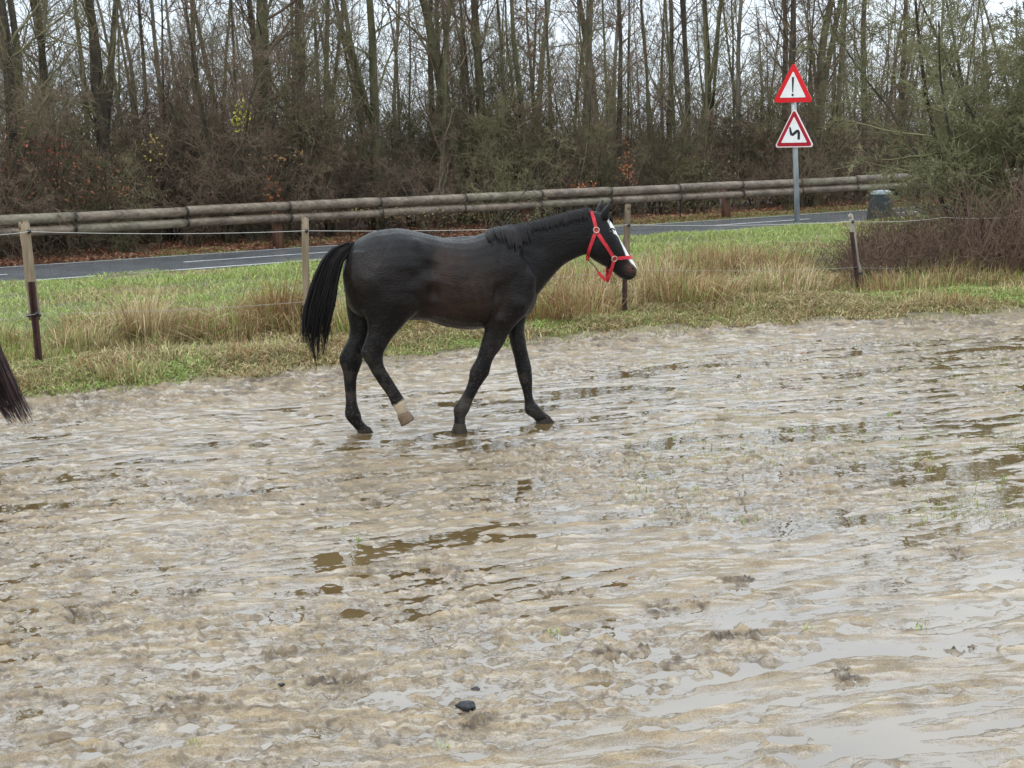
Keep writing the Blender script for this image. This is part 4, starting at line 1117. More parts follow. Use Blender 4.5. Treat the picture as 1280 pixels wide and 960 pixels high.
stone(352, 861, .010, 'tiny dark pebble left of the largest black stone')

# ------------------------------------------------------------------ horse
YAW = math.radians(12.5)
HU = Vector((math.cos(YAW), math.sin(YAW), 0)); HN = Vector((math.sin(YAW), -math.cos(YAW), 0))   # HN towards the camera
fh = G(457, 544); ff_ = G(680, 526); nf = G(572, 541)
M0 = (nf + (fh + ff_) / 2) / 2; M0.z = 0
M0 = M0 - HU * ((M0 - G(540, 540)).dot(HU))
def hp(px, py, lat=0.0):
    d = ray(px, py); t = (lat - (CAM_O - M0).dot(HN)) / d.dot(HN)
    return CAM_O + d * t
def c1(x, y, lat=0.0): return hp(340 + .375 * x, 220 + .375 * y, lat)
def c2(x, y, lat=0.0): return hp(700 + .15625 * x, 230 + .15625 * y, lat)
print('foot lateral', [(p - M0).dot(HN) for p in (fh, nf, ff_)], 'withers z', c1(740, 175).z, 'length', (c1(225, 330) - c1(885, 400)).length, 'D', M0.y)
horse = thing('horse', 'dark bay horse in a red halter walking right across the mud', 'horse', (M0.x, M0.y, 0), YAW)
HINV = (Matrix.Translation((M0.x, M0.y, 0)) @ Matrix.Rotation(YAW, 4, 'Z')).inverted()
def loc(v): return HINV @ Vector(v)
def loft(g, secs, cf, sides=22, sub=3, p=2.0):
    """secs: (front/top px pair, back/bottom px pair, half width, lateral centre). Catmull-Rom refined."""
    C, A, W = [], [], []
    for s_ in secs:
        (ax_, ay_), (bx_, by_), hw, lat = s_
        a = np.array(cf(ax_, ay_, lat)); b = np.array(cf(bx_, by_, lat)); C.append((a + b) / 2); A.append((a - b) / 2); W.append(hw)
    C = np.array(C); A = np.array(A); W = np.array(W)
    def cr(X):
        out = []; n = len(X)
        for i in range(n - 1):
            p0 = X[max(i - 1, 0)]; p1 = X[i]; p2 = X[i + 1]; p3 = X[min(i + 2, n - 1)]
            for k in range(sub):
                t = k / sub; out.append(.5 * ((2 * p1) + (-p0 + p2) * t + (2 * p0 - 5 * p1 + 4 * p2 - p3) * t * t + (-p0 + 3 * p1 - 3 * p2 + p3) * t ** 3))
        out.append(X[-1]); return np.array(out)
    C, A, W = cr(C), cr(A), cr(W)
    n = len(C); th = np.arange(sides) * 2 * PI / sides; nrm = np.array(HN)
    ct = np.sign(np.cos(th)) * np.abs(np.cos(th)) ** (2 / p); st = np.sign(np.sin(th)) * np.abs(np.sin(th)) ** (2 / p)
    V = (C[:, None] + A[:, None] * ct[None, :, None] + W[:, None, None] * nrm * st[None, :, None]).reshape(-1, 3)
    V = np.concatenate([V, C[:1], C[-1:]])
    i = np.arange(n - 1)[:, None] * sides; j = np.arange(sides)[None]; j2 = (j + 1) % sides
    Q = np.stack([i + j, i + sides + j, i + sides + j2, i + j2], -1).reshape(-1, 4)
    k = np.arange(sides); k2 = (k + 1) % sides
    T = np.concatenate([np.stack([np.full(sides, n * sides), k, k2], -1), np.stack([np.full(sides, n * sides + 1), (n - 1) * sides + k2, (n - 1) * sides + k], -1)])
    # consistent outward orientation
    vol = 0
    Pq = V[Q]; vol = np.einsum('ij,ij->i', Pq[:, 0] - C.mean(0), np.cross(Pq[:, 1] - C.mean(0), Pq[:, 2] - C.mean(0))).sum()
    if vol < 0: Q = Q[:, ::-1]; T = T[:, ::-1]
    g.add(V, Q, T)
hg = Geo()
loft(hg, [((258, 240), (236, 330), .08, 0), ((290, 208), (252, 430), .19, 0), ((340, 185), (310, 480), .255, 0), ((400, 174), (380, 492), .285, 0), ((455, 178), (445, 482), .275, 0),
          ((520, 194), (500, 480), .265, 0), ((580, 206), (570, 500), .29, 0), ((640, 207), (640, 511), .30, 0), ((700, 192), (710, 508), .27, 0), ((750, 174), (765, 496), .225, 0),
          ((800, 174), (815, 480), .205, 0), ((842, 230), (858, 458), .14, 0), ((866, 300), (880, 420), .06, 0)], c1, 28, 3, 2.15)
loft(hg, [((690, 195), (800, 440), .17, 0), ((750, 175), (855, 425), .155, 0), ((800, 170), (893, 385), .13, 0), ((860, 158), (935, 335), .10, 0), ((920, 142), (975, 295), .088, 0),
          ((975, 126), (1015, 273), .080, 0), ((1025, 112), (1040, 262), .075, 0), ((1062, 108), (1062, 255), .065, 0)], c1, 24, 3, 2.1)
loft(hg, [((240, 215), (190, 470), .06, 0), ((320, 225), (205, 530), .080, 0), ((392, 285), (232, 575), .098, 0), ((436, 355), (280, 615), .098, 0), ((468, 420), (335, 650), .082, 0), ((507, 490), (385, 678), .066, 0),
          ((548, 560), (428, 708), .058, 0), ((585, 615), (462, 738), .060, 0), ((608, 660), (510, 762), .056, 0), ((612, 700), (545, 768), .045, 0), ((606, 730), (570, 762), .028, 0)], c2, 24, 3, 2.3)
for lat, tip, b0, b1, mid_ in ((.062, (404, 124), (318, 275), (392, 285), ((345, 200), (396, 195))), (-.055, (345, 112), (262, 240), (335, 255), ((300, 175), (348, 170)))):
    loft(hg, [(b0, b1, .030, lat * .8), mid_ + (.026, lat), ((tip[0] - 16, tip[1] + 32), (tip[0] + 2, tip[1] + 30), .012, lat), ((tip[0] - 2, tip[1]), (tip[0] + 1, tip[1] + 2), .003, lat)], c2, 12, 3)
# near hind, lifted
near_hind = [((268, 250), (480, 250), .07, .13), ((258, 340), (515, 345), .115, .155), ((290, 430), (512, 425), .105, .165), ((318, 490), (458, 478), .08, .16), ((314, 540), (402, 540), .062, .155), ((300, 578), (372, 590), .052, .15),
             ((298, 600), (370, 616), .050, .15), ((328, 648), (376, 640), .036, .15), ((358, 695), (399, 676), .030, .15), ((386, 735), (424, 716), .030, .15), ((400, 766), (445, 747), .039, .15), ((414, 786), (449, 772), .031, .15), ((420, 802), (460, 786), .034, .15)]
far_hind = [((240, 300), (420, 300), .07, -.12), ((243, 390), (420, 400), .105, -.14), ((250, 450), (380, 460), .10, -.14), ((258, 500), (352, 510), .078, -.13), ((252, 545), (332, 550), .06, -.12), ((232, 585), (306, 592), .052, -.11), ((224, 614), (300, 624), .050, -.11),
            ((236, 655), (288, 658), .038, -.11), ((241, 700), (282, 700), .031, -.11), ((245, 755), (284, 755), .030, -.11), ((243, 800), (297, 794), .041, -.11), ((262, 828), (303, 815), .033, -.11), ((284, 850), (328, 838), .037, -.11)]
near_fore = [((725, 250), (850, 270), .06, .13), ((715, 340), (880, 360), .09, .13), ((712, 430), (862, 440), .088, .13), ((712, 490), (806, 502), .072, .12), ((699, 545), (772, 560), .056, .11), ((684, 602), (736, 614), .044, .105), ((661, 643), (723, 662), .046, .10),
             ((652, 690), (694, 704), .033, .10), ((631, 735), (669, 748), .030, .10), ((606, 772), (659, 779), .041, .10), ((608, 802), (645, 803), .031, .10), ((606, 826), (645, 828), .036, .10)]
far_fore = [((760, 330), (880, 340), .06, -.12), ((775, 430), (868, 430), .08, -.12), ((785, 500), (842, 488), .065, -.11), ((795, 560), (845, 550), .052, -.10), ((809, 615), (857, 606), .043, -.10), ((817, 655), (866, 648), .046, -.10),
            ((832, 710), (868, 704), .032, -.10), ((842, 755), (874, 748), .030, -.10), ((844, 787), (891, 770), .040, -.10), ((868, 806), (905, 785), .031, -.10), ((880, 822), (925, 800), .036, -.10)]
for L_ in (near_hind, far_hind, near_fore, far_fore): loft(hg, L_, c1, 18, 3, 2.1)
raw = hg.mesh('raw')
ob = bpy.data.objects.new('raw_body', raw); COL.objects.link(ob)
rm = ob.modifiers.new('r', 'REMESH'); rm.mode = 'VOXEL'; rm.voxel_size = 0.0085
sm = ob.modifiers.new('s', 'SMOOTH'); sm.factor = .5; sm.iterations = 4
dg = bpy.context.evaluated_depsgraph_get(); dg.update()
body = bpy.data.meshes.new_from_object(ob.evaluated_get(dg))
bpy.data.objects.remove(ob)
nv = len(body.vertices); co = np.empty(nv * 3, np.float32); body.vertices.foreach_get('co', co); co = co.reshape(-1, 3).astype(float)
no = np.empty(nv * 3, np.float32); body.vertex_normals.foreach_get('vector', no); no = no.reshape(-1, 3).astype(float)
print('horse verts', nv)
hn = np.array(HN); m0 = np.array(M0)
# muscles and hollows: (x, y in crop 1, lateral, radius, amount)
feat = [(505, 300, .27, .07, -.020), (520, 380, .27, .06, -.018), (500, 440, .24, .05, -.012), (400, 400, .28, .12, .016), (330, 330, .25, .10, .014), (470, 215, .2, .05, .012),
        (770, 300, .22, .10, .010), (735, 380, .24, .06, -.012), (850, 330, .18, .06, .012), (800, 420, .2, .06, .014), (740, 470, .2, .05, .012), (830, 260, .16, .04, -.012), (880, 230, .11, .06, -.008),
        (700, 250, .26, .09, -.008), (640, 400, .30, .16, .010), (420, 280, .28, .08, .008), (455, 330, .28, .05, -.008), (280, 420, .2, .05, -.010), (355, 470, .2, .05, .01)]
for x, y, lat, r, amt in feat:
    for sgn in (1, -1):
        c = np.array(c1(x, y, 0)) + hn * lat * sgn
        d2 = ((co - c) ** 2).sum(1); co = co + no * (1.7 * amt * np.exp(-d2 / (r * r)))[:, None]
# tendons, knees: tiny relief noise
u = (co - m0) @ np.array(HU); w = co[:, 2]; lt = (co - m0) @ hn
co = co + no * (0.006 * fbm(u * 8, w * 8 + lt * 5, 15, 4))[:, None]
# faint ribs, the flank fold and the shoulder edge
cu_ = lambda x: (np.array(c1(x, 350, 0)) - m0) @ np.array(HU)
side = np.clip((np.abs(lt) - .12) / .1, 0, 1)
rz = np.exp(-((u - cu_(625)) / .22) ** 2) * np.exp(-((w - c1(620, 370, 0).z) / .17) ** 2)
co = co + no * (0.0032 * np.sin((u + .25 * w) * 2 * PI / .075) * rz * side)[:, None]
def crease(path, amt, wd):
    global co
    P_ = np.array([[(np.array(c1(x, y, 0)) - m0) @ np.array(HU), c1(x, y, 0).z] for x, y in path]); D_ = np.full(nv, 9.0); uv = np.stack([u, w], 1)
    for a_, b_ in zip(P_[:-1], P_[1:]):
        d_ = b_ - a_; t_ = np.clip(((uv - a_) @ d_) / (d_ @ d_), 0, 1); D_ = np.minimum(D_, np.linalg.norm(uv - a_ - t_[:, None] * d_, axis=1))
    co = co - no * (amt * np.exp(-(D_ / wd) ** 2) * side)[:, None]
crease([(520, 250), (515, 340), (512, 420), (490, 465)], .009, .035)
crease([(745, 215), (735, 300), (722, 400), (712, 470)], .007, .022)
crease([(860, 250), (830, 300), (812, 370), (806, 440)], .006, .02)
crease([(300, 300), (320, 400), (335, 480)], .006, .02)
crease([(400, 430), (380, 520), (350, 580)], .005, .014)
# coat colours
base = np.tile(np.array([[.0050, .0042, .0042]]), (nv, 1))
def blob(x, y, rx, ry=None, cf=c1):
    c = np.array(cf(x, y, 0)); ry = ry or rx; cu = (c - m0) @ np.array(HU)
    return np.exp(-(((u - cu) / rx) ** 2 + ((w - c[2]) / ry) ** 2))
mott = np.clip(.75 + 1.1 * fbm(u * 5, w * 7, 25, 3), 0, 1.4)[:, None]
brown = np.array([[.042, .022, .0135]])
k = np.clip(blob(600, 400, .30, .18) + .5 * blob(620, 280, .25, .12) + .45 * blob(300, 330, .15, .15) + .6 * blob(540, 330, .08, .2), 0, 1)[:, None] * mott * .6
base = base * (1 - k) + brown * k
mz = np.clip(blob(560, 665, .05, .045, c2) * 1.0, 0, .8)[:, None]; base = base * (1 - mz) + np.array([[.070, .032, .020]]) * mz
dustm = (w < .75) & (w > .02)
ds = (np.clip(fbm(u * 14, w * 14, 35, 3) + .05, 0, 1) * sstep(.95, .3, w) * .9)[:, None]; base = base * (1 - ds) + np.array([[.055, .045, .036]]) * ds
sp_ = np.zeros(nv)
for sz_, pr_b, sd_ in ((.045, .5, 3), (.028, .45, 7)):
    d_, r_ = cells(u + .3 * lt, w, sz_, sd_, pr_b); sp_ = np.maximum(sp_, sstep(.0075 * (.5 + r_), .002, d_))
sp_ = (sp_ * np.clip(1.15 - w / .95, 0, 1) * .38)[:, None]; base = base * (1 - sp_) + np.array([[.12, .092, .062]]) * sp_
# white sock of the near hind and blaze
s0 = np.array(c1(408, 752, .15)); s1 = np.array(c1(440, 800, .15)); ax_ = (s1 - s0) / np.linalg.norm(s1 - s0)
q = (co - s0) @ ax_; dd = np.linalg.norm(co - (s0 + np.clip(q, -.02, .2)[:, None] * ax_), axis=1)
sock = (sstep(.006, .024, q + .018 * fbm(u * 30, w * 30 + lt * 20, 45, 2)) * (dd < .09))[:, None] * np.clip(1.0 - .5 * sstep(.06, .12, q) - .35 * np.clip(fbm(u * 25, w * 25, 47, 3), 0, 1), 0, 1)[:, None]
base = base * (1 - sock) + np.array([[.42, .34, .235]]) * sock
fl = [np.array(c2(x, y, 0)) for x, y in ((394, 288), (440, 352), (468, 410), (505, 480), (545, 550), (585, 615), (612, 660), (618, 700))]
hwid = [.030, .046, .020, .022, .026, .024, .016, .006]
dist = np.full(nv, 9.0); wid = np.zeros(nv)
for a, b, wa, wb in zip(fl[:-1], fl[1:], hwid[:-1], hwid[1:]):
    d = b - a; t = np.clip(((co - a) @ d) / (d @ d), 0, 1); pr_ = a + t[:, None] * d
    dl = np.linalg.norm(co - pr_, axis=1); m = dl < dist; dist = np.where(m, dl, dist); wid = np.where(m, wa * (1 - t) + wb * t, wid)
bl = (sstep(0.006, -0.004, dist - wid * 2.3))[:, None]
base = base * (1 - bl) + np.array([[.74, .72, .70]]) * bl
lco = np.array([loc(v) for v in co]); body.vertices.foreach_set('co', lco.astype(np.float32).ravel())
at = body.color_attributes.new('Col', 'FLOAT_COLOR', 'POINT'); at.data.foreach_set('color', np.concatenate([base, np.ones((nv, 1))], 1).astype(np.float32).ravel())
body.polygons.foreach_set('use_smooth', np.ones(len(body.polygons), bool)); body.update()
mc, nt, b = new_mat('horse_coat')
a_ = nt.nodes.new('ShaderNodeAttribute'); a_.attribute_name = 'Col'; nt.links.new(a_.outputs['Color'], b.inputs['Base Color'])
b.inputs['Specular IOR Level'].default_value = .17
b.inputs['Sheen Weight'].default_value = .0; b.inputs['Sheen Roughness'].default_value = .4; b.inputs['Sheen Tint'].default_value = (.55, .6, .75, 1)
tc = nt.nodes.new('ShaderNodeTexCoord'); mp = nt.nodes.new('ShaderNodeMapping'); mp.inputs['Scale'].default_value = (40, 120, 120)
nz_ = nt.nodes.new('ShaderNodeTexNoise'); nz_.inputs['Scale'].default_value = 1; nz_.inputs['Detail'].default_value = 5
bp = nt.nodes.new('ShaderNodeBump'); bp.inputs['Strength'].default_value = .5; bp.inputs['Distance'].default_value = .004
nt.links.new(tc.outputs['Object'], mp.inputs['Vector']); nt.links.new(mp.outputs[0], nz_.inputs['Vector']); nt.links.new(nz_.outputs['Fac'], bp.inputs['Height']); nt.links.new(bp.outputs[0], b.inputs['Normal'])
bp.inputs['Strength'].default_value = .9; bp.inputs['Distance'].default_value = .006
nr_ = nt.nodes.new('ShaderNodeTexNoise'); nr_.inputs['Scale'].default_value = 7; nr_.inputs['Detail'].default_value = 6; nr_.inputs['Roughness'].default_value = .65
nt.links.new(tc.outputs['Object'], nr_.inputs['Vector'])
mr_ = nt.nodes.new('ShaderNodeMapRange'); mr_.inputs['From Min'].default_value = .38; mr_.inputs['From Max'].default_value = .62; mr_.inputs['To Min'].default_value = .20; mr_.inputs['To Max'].default_value = .46
nt.links.new(nr_.outputs['Fac'], mr_.inputs['Value']); nt.links.new(mr_.outputs[0], b.inputs['Roughness'])
b2 = nt.nodes.new('ShaderNodeBump'); b2.inputs['Strength'].default_value = .5; b2.inputs['Distance'].default_value = .012
nt.links.new(nr_.outputs['Fac'], b2.inputs['Height']); nt.links.new(bp.outputs[0], b2.inputs['Normal']); nt.links.new(b2.outputs[0], b.inputs['Normal'])
body.materials.clear(); body.materials.append(mc)
horse_body = link('body', body, None, horse)
# world space BVH for straps, hair and eyes
bvh = BVHTree.FromPolygons([Vector(v) for v in co], [tuple(p.vertices) for p in body.polygons])
def hit(px, py):
    h = bvh.ray_cast(CAM_O, ray(px, py)); return h[0], h[1]
def h2(x, y): return hit(700 + .15625 * x, 230 + .15625 * y)
def h1(x, y): return hit(340 + .375 * x, 220 + .375 * y)

M['hoof'] = noise_mat('hoof_horn', (.012, .010, .009), (.045, .036, .028), 30, .7, .3, (1, 1, .4), .12)
M['hoof_pale'] = noise_mat('hoof_pale', (.09, .058, .036), (.2, .135, .085), 30, .5, .3, (1, 1, .4), .4)
M['hair'] = noise_mat('black_hair', (.006, .0055, .006), (.016, .013, .012), 10, .45, 0, (1, 1, 1), .15)
M['hair_brown'] = noise_mat('dark_brown_hair', (.014, .008, .009), (.075, .042, .036), 10, .45, 0, (1, 1, 1), .25)
M['halter'] = noise_mat('red_webbing', (.30, .010, .018), (.58, .03, .045), 90, .6, .3, (1, 1, 1), .35)
M['brass'] = flat_mat('halter_ring', (.45, .36, .28), .35, .7)
M['eye'] = flat_mat('horse_eye', (.006, .004, .003), .05)
M['nostril'] = flat_mat('nostril_dark', (.004, .003, .003), .6)

def hoof(top, sole, lat, mat, sw=.055):
    """top: two crop-1 points of the coronet, sole: two of the ground edge"""
    g = Geo(); n = 16; rings = []
    ta, tb = np.array(c1(*top[0], lat)), np.array(c1(*top[1], lat)); sa, sb_ = np.array(c1(*sole[0], lat)), np.array(c1(*sole[1], lat))
    for f, ex in ((-.08, .96), (0, 1), (.35, 1.02), (.8, 1.05), (1, 1.05)):
        a = ta * (1 - f) + sa * f; b_ = tb * (1 - f) + sb_ * f; c = (a + b_) / 2; h = (b_ - a) / 2 * ex; ww = (.042 * (1 - f) + sw * f)
        th = np.arange(n) * 2 * PI / n
        rings.append(c + h * np.cos(th)[:, None] + hn * ww * np.sin(th)[:, None] * (1 - .12 * np.cos(th)[:, None] * -1))
    V = np.concatenate(rings + [rings[0].mean(0)[None], rings[-1].mean(0)[None]]); m = len(rings)
    Q = [[k * n + j, (k + 1) * n + j, (k + 1) * n + (j + 1) % n, k * n + (j + 1) % n] for k in range(m - 1) for j in range(n)]
    T = [[m * n, j, (j + 1) % n] for j in range(n)] + [[m * n + 1, (m - 1) * n + (j + 1) % n, (m - 1) * n + j] for j in range(n)]
    V = np.array([loc(v) for v in V]); g.add(V, Q, T); link('hoof', g.mesh('hoof'), mat, horse)
hoof(((284, 850), (328, 838)), ((290, 874), (344, 868)), -.11, M['hoof'])
hoof(((606, 826), (645, 828)), ((596, 864), (652, 862)), .10, M['hoof'])
hoof(((880, 820), (925, 800)), ((880, 828), (941, 822)), -.10, M['hoof'])
hoof(((418, 803), (460, 786)), ((432, 834), (474, 808)), .15, M['hoof_pale'], .042)

def hair_strands(n, curve_a, curve_b, lat_f, rng, r=.0045, npts=10, jit=.012, lenvar=.25, cf=c1):
    """strands between two edge curves given in crop px"""
    g = Geo()
    ca = np.array(curve_a, float); cb = np.array(curve_b, float); ta = np.linspace(0, 1, len(ca)); tb = np.linspace(0, 1, len(cb))
    for k in range(n):
        nl = 17; lk = rng.randint(nl); fc = (lk + .5) / nl; f0 = rng.rand() if n < 500 else np.clip(fc + rng.normal(0, .06), 0, 1)
        L_ = (1 - lenvar * ((lk * .618 + .3) % 1.0)) * (1 - .18 * rng.rand())
        lat0 = lat_f(f) if callable(lat_f) else lat_f; lj = rng.normal(0, 1)
        wv = rng.normal(0, 1.5); P = []
        for i in range(npts):
            t = i / (npts - 1) * L_; f = f0 * (1 - t * .75) + fc * t * .75
            x = np.interp(t, ta, ca[:, 0]) * (1 - f) + np.interp(t, tb, cb[:, 0]) * f + wv * 4 * t * math.sin(t * 6 + k)
            y = np.interp(t, ta, ca[:, 1]) * (1 - f) + np.interp(t, tb, cb[:, 1]) * f
            P.append(np.array(loc(cf(x, y, lat0 + lj * jit * (.4 + t * 2)))))
        t = np.linspace(0, 1, npts); tube(g, P, r * (1.0 - .8 * t ** 1.5), 4)
    return g
rngH = np.random.RandomState(8)
gl = hair_strands(900, [(252, 222), (205, 238), (170, 275), (148, 320), (125, 380), (108, 440), (103, 500), (106, 560), (142, 640)],
                       [(285, 222), (262, 250), (232, 290), (220, 340), (213, 390), (205, 440), (190, 500), (176, 570), (160, 650)], 0, rngH, .0052, 12, .014, .42)
for k in range(26):
    f = rngH.rand(); x0 = 100 + 95 * f
    P = [np.array(loc(c1(x0 + rngH.normal(0, 3) - 4 * i * (.6 - f), 430 + 18 * i, rngH.normal(0, .01)))) for i in range(8)]
    tube(gl, P, np.linspace(.003, .0015, 8), 3)
tail_me = gl.mesh('tail'); tail = link('tail', tail_me, M['hair'], horse)
# tail dock: solid core so no sky shows through
g = Geo(); core = [((262, 232), .022), ((232, 250), .03), ((205, 285), .035), ((188, 340), .034), ((172, 400), .030), ((160, 440), .024), ((155, 480), .012), ((152, 510), .006)]
tube(g, [np.array(loc(c1(p[0], p[1], 0))) for p, r in core], [r for p, r in core], 12, True); link('tail_dock', g.mesh('tail_dock'), M['hair'], horse)
# mane
g = Geo()
def mane_lock(x0, y0, x1, y1, n, r=.004, side=1, spread=5):
    for k in range(n):
        a = (x0 + rngH.normal(0, spread), y0 + rngH.normal(0, 2)); b_ = (x1 + rngH.normal(0, spread * .8), y1 + rngH.normal(0, 6)); P = []
        top = c1(a[0], a[1] - 3, .01 * side); P.append(np.array(loc(top)))
        for i in range(1, 8):
            t = i / 7; x = a[0] * (1 - t) + b_[0] * t; y = a[1] * (1 - t) + b_[1] * t + 4
            h, nn = h1(x, max(y, a[1] + 5))
            if h is None: continue
            P.append(np.array(loc(h + nn * (.010 + .004 * rngH.rand()))))
        if len(P) > 3: tube(g, P, np.linspace(r, r * .35, len(P)), 4)
for k in range(26):
    x = 715 + k * 5.6; mane_lock(x, np.interp(x, [715, 740, 800, 860], [190, 178, 168, 160]), x + 8, np.interp(x, [715, 760, 800, 855], [200, 218, 232, 212]) + rngH.uniform(-28, 10), 24, .004, 1, 1.9)
for k in range(42):
    x = 860 + k * 4.7; yt = np.interp(x, [860, 920, 1000, 1056], [158, 142, 120, 110]); mane_lock(x, yt + 1, x - 2, yt + rngH.uniform(16, 32), 15, .0038)
link('mane', g.mesh('mane'), M['hair'], horse)
# forelock
g = Geo()
for k in range(50):
    a = np.array([rngH.uniform(340, 385), rngH.uniform(225, 262)]); b_ = np.array([rngH.uniform(385, 425), rngH.uniform(290, 330)]); P = []; lt0 = rngH.normal(0, .02)
    for i in range(6):
        t = i / 5; x, y = a * (1 - t) + b_ * t; P.append(np.array(loc(c2(x + 14 * math.sin(t * 3), y, lt0))))
    tube(g, P, np.linspace(.0035, .0015, 6), 3)
link('forelock', g.mesh('forelock'), M['hair'], horse)
# eyes, nostrils
def ball(g, c, r, sx=(1, 1, 1), n=16, m=10):
    V = []
    for i in range(m + 1):
        for j in range(n):
            th = PI * i / m; ph = 2 * PI * j / n; V.append(np.array(c) + r * np.array([sx[0] * math.sin(th) * math.cos(ph), sx[1] * math.sin(th) * math.sin(ph), sx[2] * math.cos(th)]))
    g.add(V, [[i * n + j, (i + 1) * n + j, (i + 1) * n + (j + 1) % n, i * n + (j + 1) % n] for i in range(m) for j in range(n)])
def mir(v):
    v = np.array(v); return v - 2 * ((v - m0) @ hn) * hn
h, nn = h2(412, 382)
for q, n3 in ((np.array(h), np.array(nn)),):
    for P_, nv_ in ((q, n3), (mir(q), n3 - 2 * (n3 @ hn) * hn)):
        g = Geo(); ball(g, loc(P_ - nv_ * .012), .022); link('eye', g.mesh('eye'), M['eye'], horse)
        g = Geo(); up_ = np.array([0, 0, 1.0]); uu = np.array(HU)
        arc = [np.array(loc(P_ + uu * .026 * math.cos(a) * -1 + up_ * (.016 * math.sin(a) + .006) + nv_ * (.004 * math.sin(a)))) for a in np.linspace(0, PI, 9)]
        tube(g, arc, [.003, .005, .006, .007, .007, .007, .006, .005, .003], 6); link('eyelid', g.mesh('eyelid'), mc, horse)
        for ob_ in (g,):
            pass
h, nn = h2(585, 672)
if h:
    for P_, nv_ in ((np.array(h), np.array(nn)), (mir(h), np.array(nn) - 2 * (np.array(nn) @ hn) * hn)):
        g = Geo(); ball(g, loc(P_ - nv_ * .003), .012, (.8, .8, 1.3)); link('nostril', g.mesh('nostril'), M['nostril'], horse)
g = Geo(); P = []
for x, y in ((598, 728), (575, 733), (545, 728), (515, 715)):
    h, nn = h2(x, y)
    if h: P.append(np.array(loc(h + nn * .0005)))
if len(P) > 2: tube(g, P, [.0025] * len(P), 5); link('mouth', g.mesh('mouth'), M['nostril'], horse)
# eyelid uses a colour attribute it does not have: give it its own dark skin
M['skin'] = flat_mat('dark_skin', (.012, .010, .010), .5)
for o in horse.children:
    if o.name.startswith('eyelid'): o.data.materials.clear(); o.data.materials.append(M['skin'])

# halter
halter = bpy.data.objects.new('halter', None); COL.objects.link(halter); halter.parent = horse
def strap(pts, nrms, w, name='strap', th=.004, mat='halter'):
    P = np.array(pts); Nn = np.array(nrms); T = np.gradient(P, axis=0); T /= np.linalg.norm(T, axis=1, keepdims=True)
    S = np.cross(T, Nn); S /= np.linalg.norm(S, axis=1, keepdims=True); Nn = np.cross(S, T); n = len(P)
    V = np.stack([P + S * w / 2 - Nn * th / 2, P - S * w / 2 - Nn * th / 2, P - S * w / 2 + Nn * th / 2, P + S * w / 2 + Nn * th / 2], 1).reshape(-1, 3)
    i = np.arange(n - 1)[:, None] * 4; j = np.arange(4)[None]; j2 = (j + 1) % 4
    Q = np.stack([i + j, i + 4 + j, i + 4 + j2, i + j2], -1).reshape(-1, 4); Q = np.concatenate([Q, [[0, 1, 2, 3], [4 * n - 1, 4 * n - 2, 4 * n - 3, 4 * n - 4]]])
    g = Geo(); g.add(np.array([loc(v) for v in V]), Q); link(name, g.mesh(name, False), M[mat], halter)
def surf(path, m=8, off=.006):
    P, Nn = [], []; path = np.array(path, float); seg = np.linspace(0, len(path) - 1, m * (len(path) - 1) + 1)
    for s_ in seg:
        x = np.interp(s_, range(len(path)), path[:, 0]); y = np.interp(s_, range(len(path)), path[:, 1]); h, nn = h2(x, y)
        if h is None: continue
        P.append(np.array(h) + np.array(nn) * off); Nn.append(np.array(nn))
    P = np.array(P); Nn = np.array(Nn)
    for _ in range(3):
        if len(P) > 4: P[1:-1] = (P[:-2] + 2 * P[1:-1] + P[2:]) / 4; Nn[1:-1] = (Nn[:-2] + 2 * Nn[1:-1] + Nn[2:]) / 4
    return P, Nn
def around(path, w, name):
    P, Nn = surf(path); Pm = np.array([mir(p) for p in P])[::-1]; Nm = (Nn - 2 * (Nn @ hn)[:, None] * hn)[::-1]
    A = np.concatenate([P, (P[-1:] + Pm[:1]) / 2 + (Nn[-1] + Nm[0])[None] * .006, Pm]); B = np.concatenate([Nn, (Nn[-1:] + Nm[:1]), Nm])
    strap(A, B, w, name)
around([(290, 372), (280, 320), (268, 275), (250, 232), (240, 222)], .026, 'crown_piece')
around([(430, 595), (480, 592), (530, 590), (566, 588)], .026, 'nose_band')
for sd in (1, -1):
    for path, w, nm in (([(290, 372), (335, 445), (385, 520), (430, 595)], .026, 'cheek_strap'), ([(290, 372), (262, 450), (238, 520), (222, 585)], .026, 'throat_strap')):
        P, Nn = surf(path)
        if sd < 0: P = np.array([mir(p) for p in P]); Nn = Nn - 2 * (Nn @ hn)[:, None] * hn
        strap(P, Nn, w, nm)
# throat loop under the jaw
P, Nn = surf([(238, 520), (222, 585)]); a = P[-1]; bmid = np.array(c2(222, 612, 0)); A = [a * (1 - t) + mir(a) * t + (bmid - (a + mir(a)) / 2) * 4 * t * (1 - t) for t in np.linspace(0, 1, 9)]
strap(A, [np.array([0, 0, -1.0]) + hn * (1 - 2 * t) for t in np.linspace(0, 1, 9)], .026, 'throat_strap')
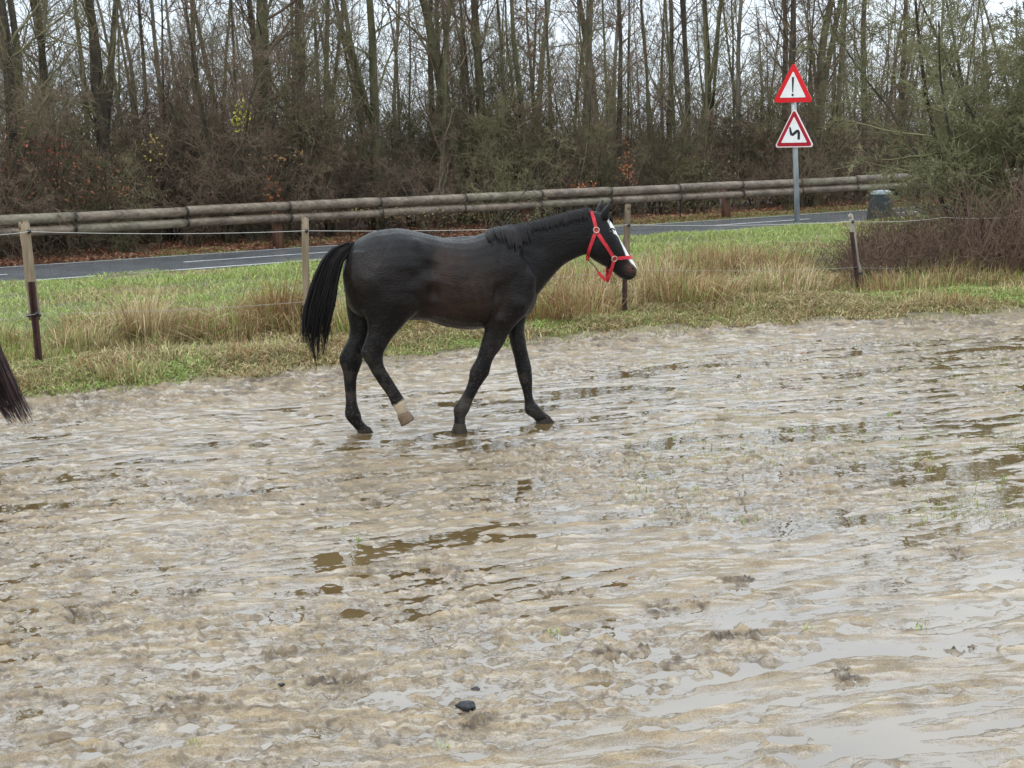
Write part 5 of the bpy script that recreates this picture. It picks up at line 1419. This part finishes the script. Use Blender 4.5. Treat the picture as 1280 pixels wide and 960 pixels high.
# chin loop hanging loose
h, nn = h2(430, 600); ring_n = np.array(h) + np.array(nn) * .008; low = np.array(c2(378, 782, .01))
for sd in (1, -1):
    r0_ = ring_n if sd > 0 else mir(ring_n); m_ = (r0_ + low) / 2 + hn * sd * .02
    A = [(1 - t) ** 2 * r0_ + 2 * t * (1 - t) * m_ + t * t * low for t in np.linspace(0, 1, 9)]
    strap(A, [hn * sd] * 9, .024, 'chin_strap')
A = [np.array(c2(x, y, .005)) for x, y in ((385, 775), (362, 768), (340, 745), (318, 722), (305, 705))]; strap(A, [hn] * 5, .024, 'chin_strap')
g = Geo(); tube(g, [np.array(loc(c2(x, y, .003))) for x, y in ((308, 708), (285, 668), (262, 640), (235, 620), (224, 608))], [.0035] * 5, 6); link('cord', g.mesh('cord'), M['rust'], halter)
def ring(c, n_, R_, r_, name='ring'):
    n_ = np.array(n_) / np.linalg.norm(n_); a = np.cross(n_, [0, 0, 1.0]); a /= np.linalg.norm(a); b_ = np.cross(n_, a)
    P = [np.array(loc(c + R_ * (a * math.cos(t) + b_ * math.sin(t)))) for t in np.linspace(0, 2 * PI, 21)]
    g = Geo(); tube(g, P, [r_] * 21, 6); link(name, g.mesh(name), M['brass'], halter)
for x, y in ((290, 370), (430, 596)):
    h, nn = h2(x, y)
    for sd in (1, -1):
        c = np.array(h) + np.array(nn) * .012; n3 = np.array(nn)
        if sd < 0: c = mir(c); n3 = n3 - 2 * (n3 @ hn) * hn
        ring(c, n3, .021, .0045)
ring(low + np.array([0, 0, -.004]), hn, .014, .004)

# ------------------------------------------------------------------ second horse: only its tail reaches the picture
h2loc = G(-95, 585)
horse2 = thing('horse', 'second dark horse at the left edge, only its brown-black tail in view', 'horse', (h2loc.x, h2loc.y, 0), 0)
for ch in horse.children:
    if ch.name.split('.')[0] in ('halter', 'tail', 'tail_dock'): continue
    c = ch.copy(); COL.objects.link(c); c.parent = horse2
# the tail swings out behind it
R2 = math.radians(187)
dock_l = loc(c1(250, 228, 0))
target = at_depth(-22, 335, h2loc.y)       # where the dock should sit, just outside the frame
rot = Matrix.Rotation(R2, 3, 'Z')
off = Vector((target.x, target.y, 0)) - rot @ Vector((dock_l.x, dock_l.y, 0))
horse2.location = (off.x, off.y, 0); horse2.rotation_euler = (0, 0, R2)
H2INV = (Matrix.Translation(horse2.location) @ Matrix.Rotation(R2, 4, 'Z')).inverted()
dockw = Vector((target.x, target.y, dock_l.z))
g = Geo(); yT = target.y
pA = [dockw, at_depth(-30, 380, yT), at_depth(-30, 440, yT), at_depth(-14, 490, yT), at_depth(14, 530, yT)]
pB = [dockw + Vector((.02, 0, .02)), at_depth(-20, 380, yT), at_depth(-2, 436, yT), at_depth(20, 482, yT), at_depth(44, 534, yT)]
for k in range(420):
    f = rngH.rand(); L_ = 1 - .30 * rngH.rand() ** 1.3 - .06 * ((int(f * 9) * .618) % 1); P = []; lj = rngH.normal(0, .025)
    for i in range(11):
        t = i / 10 * L_ * 4; i0 = min(int(t), 3); q = t - i0
        a = pA[i0].lerp(pA[i0 + 1], q); b_ = pB[i0].lerp(pB[i0 + 1], q); v = a.lerp(b_, f); v = v + Vector((rngH.normal(0, .0012), lj * (.3 + t / 3), 0)); P.append(np.array(H2INV @ v))
    tube(g, P, .0042 * (1 - .75 * np.linspace(0, 1, 11) ** 2), 4)
link('tail', g.mesh('tail'), M['hair_brown'], horse2)
print('objects', len(bpy.data.objects))
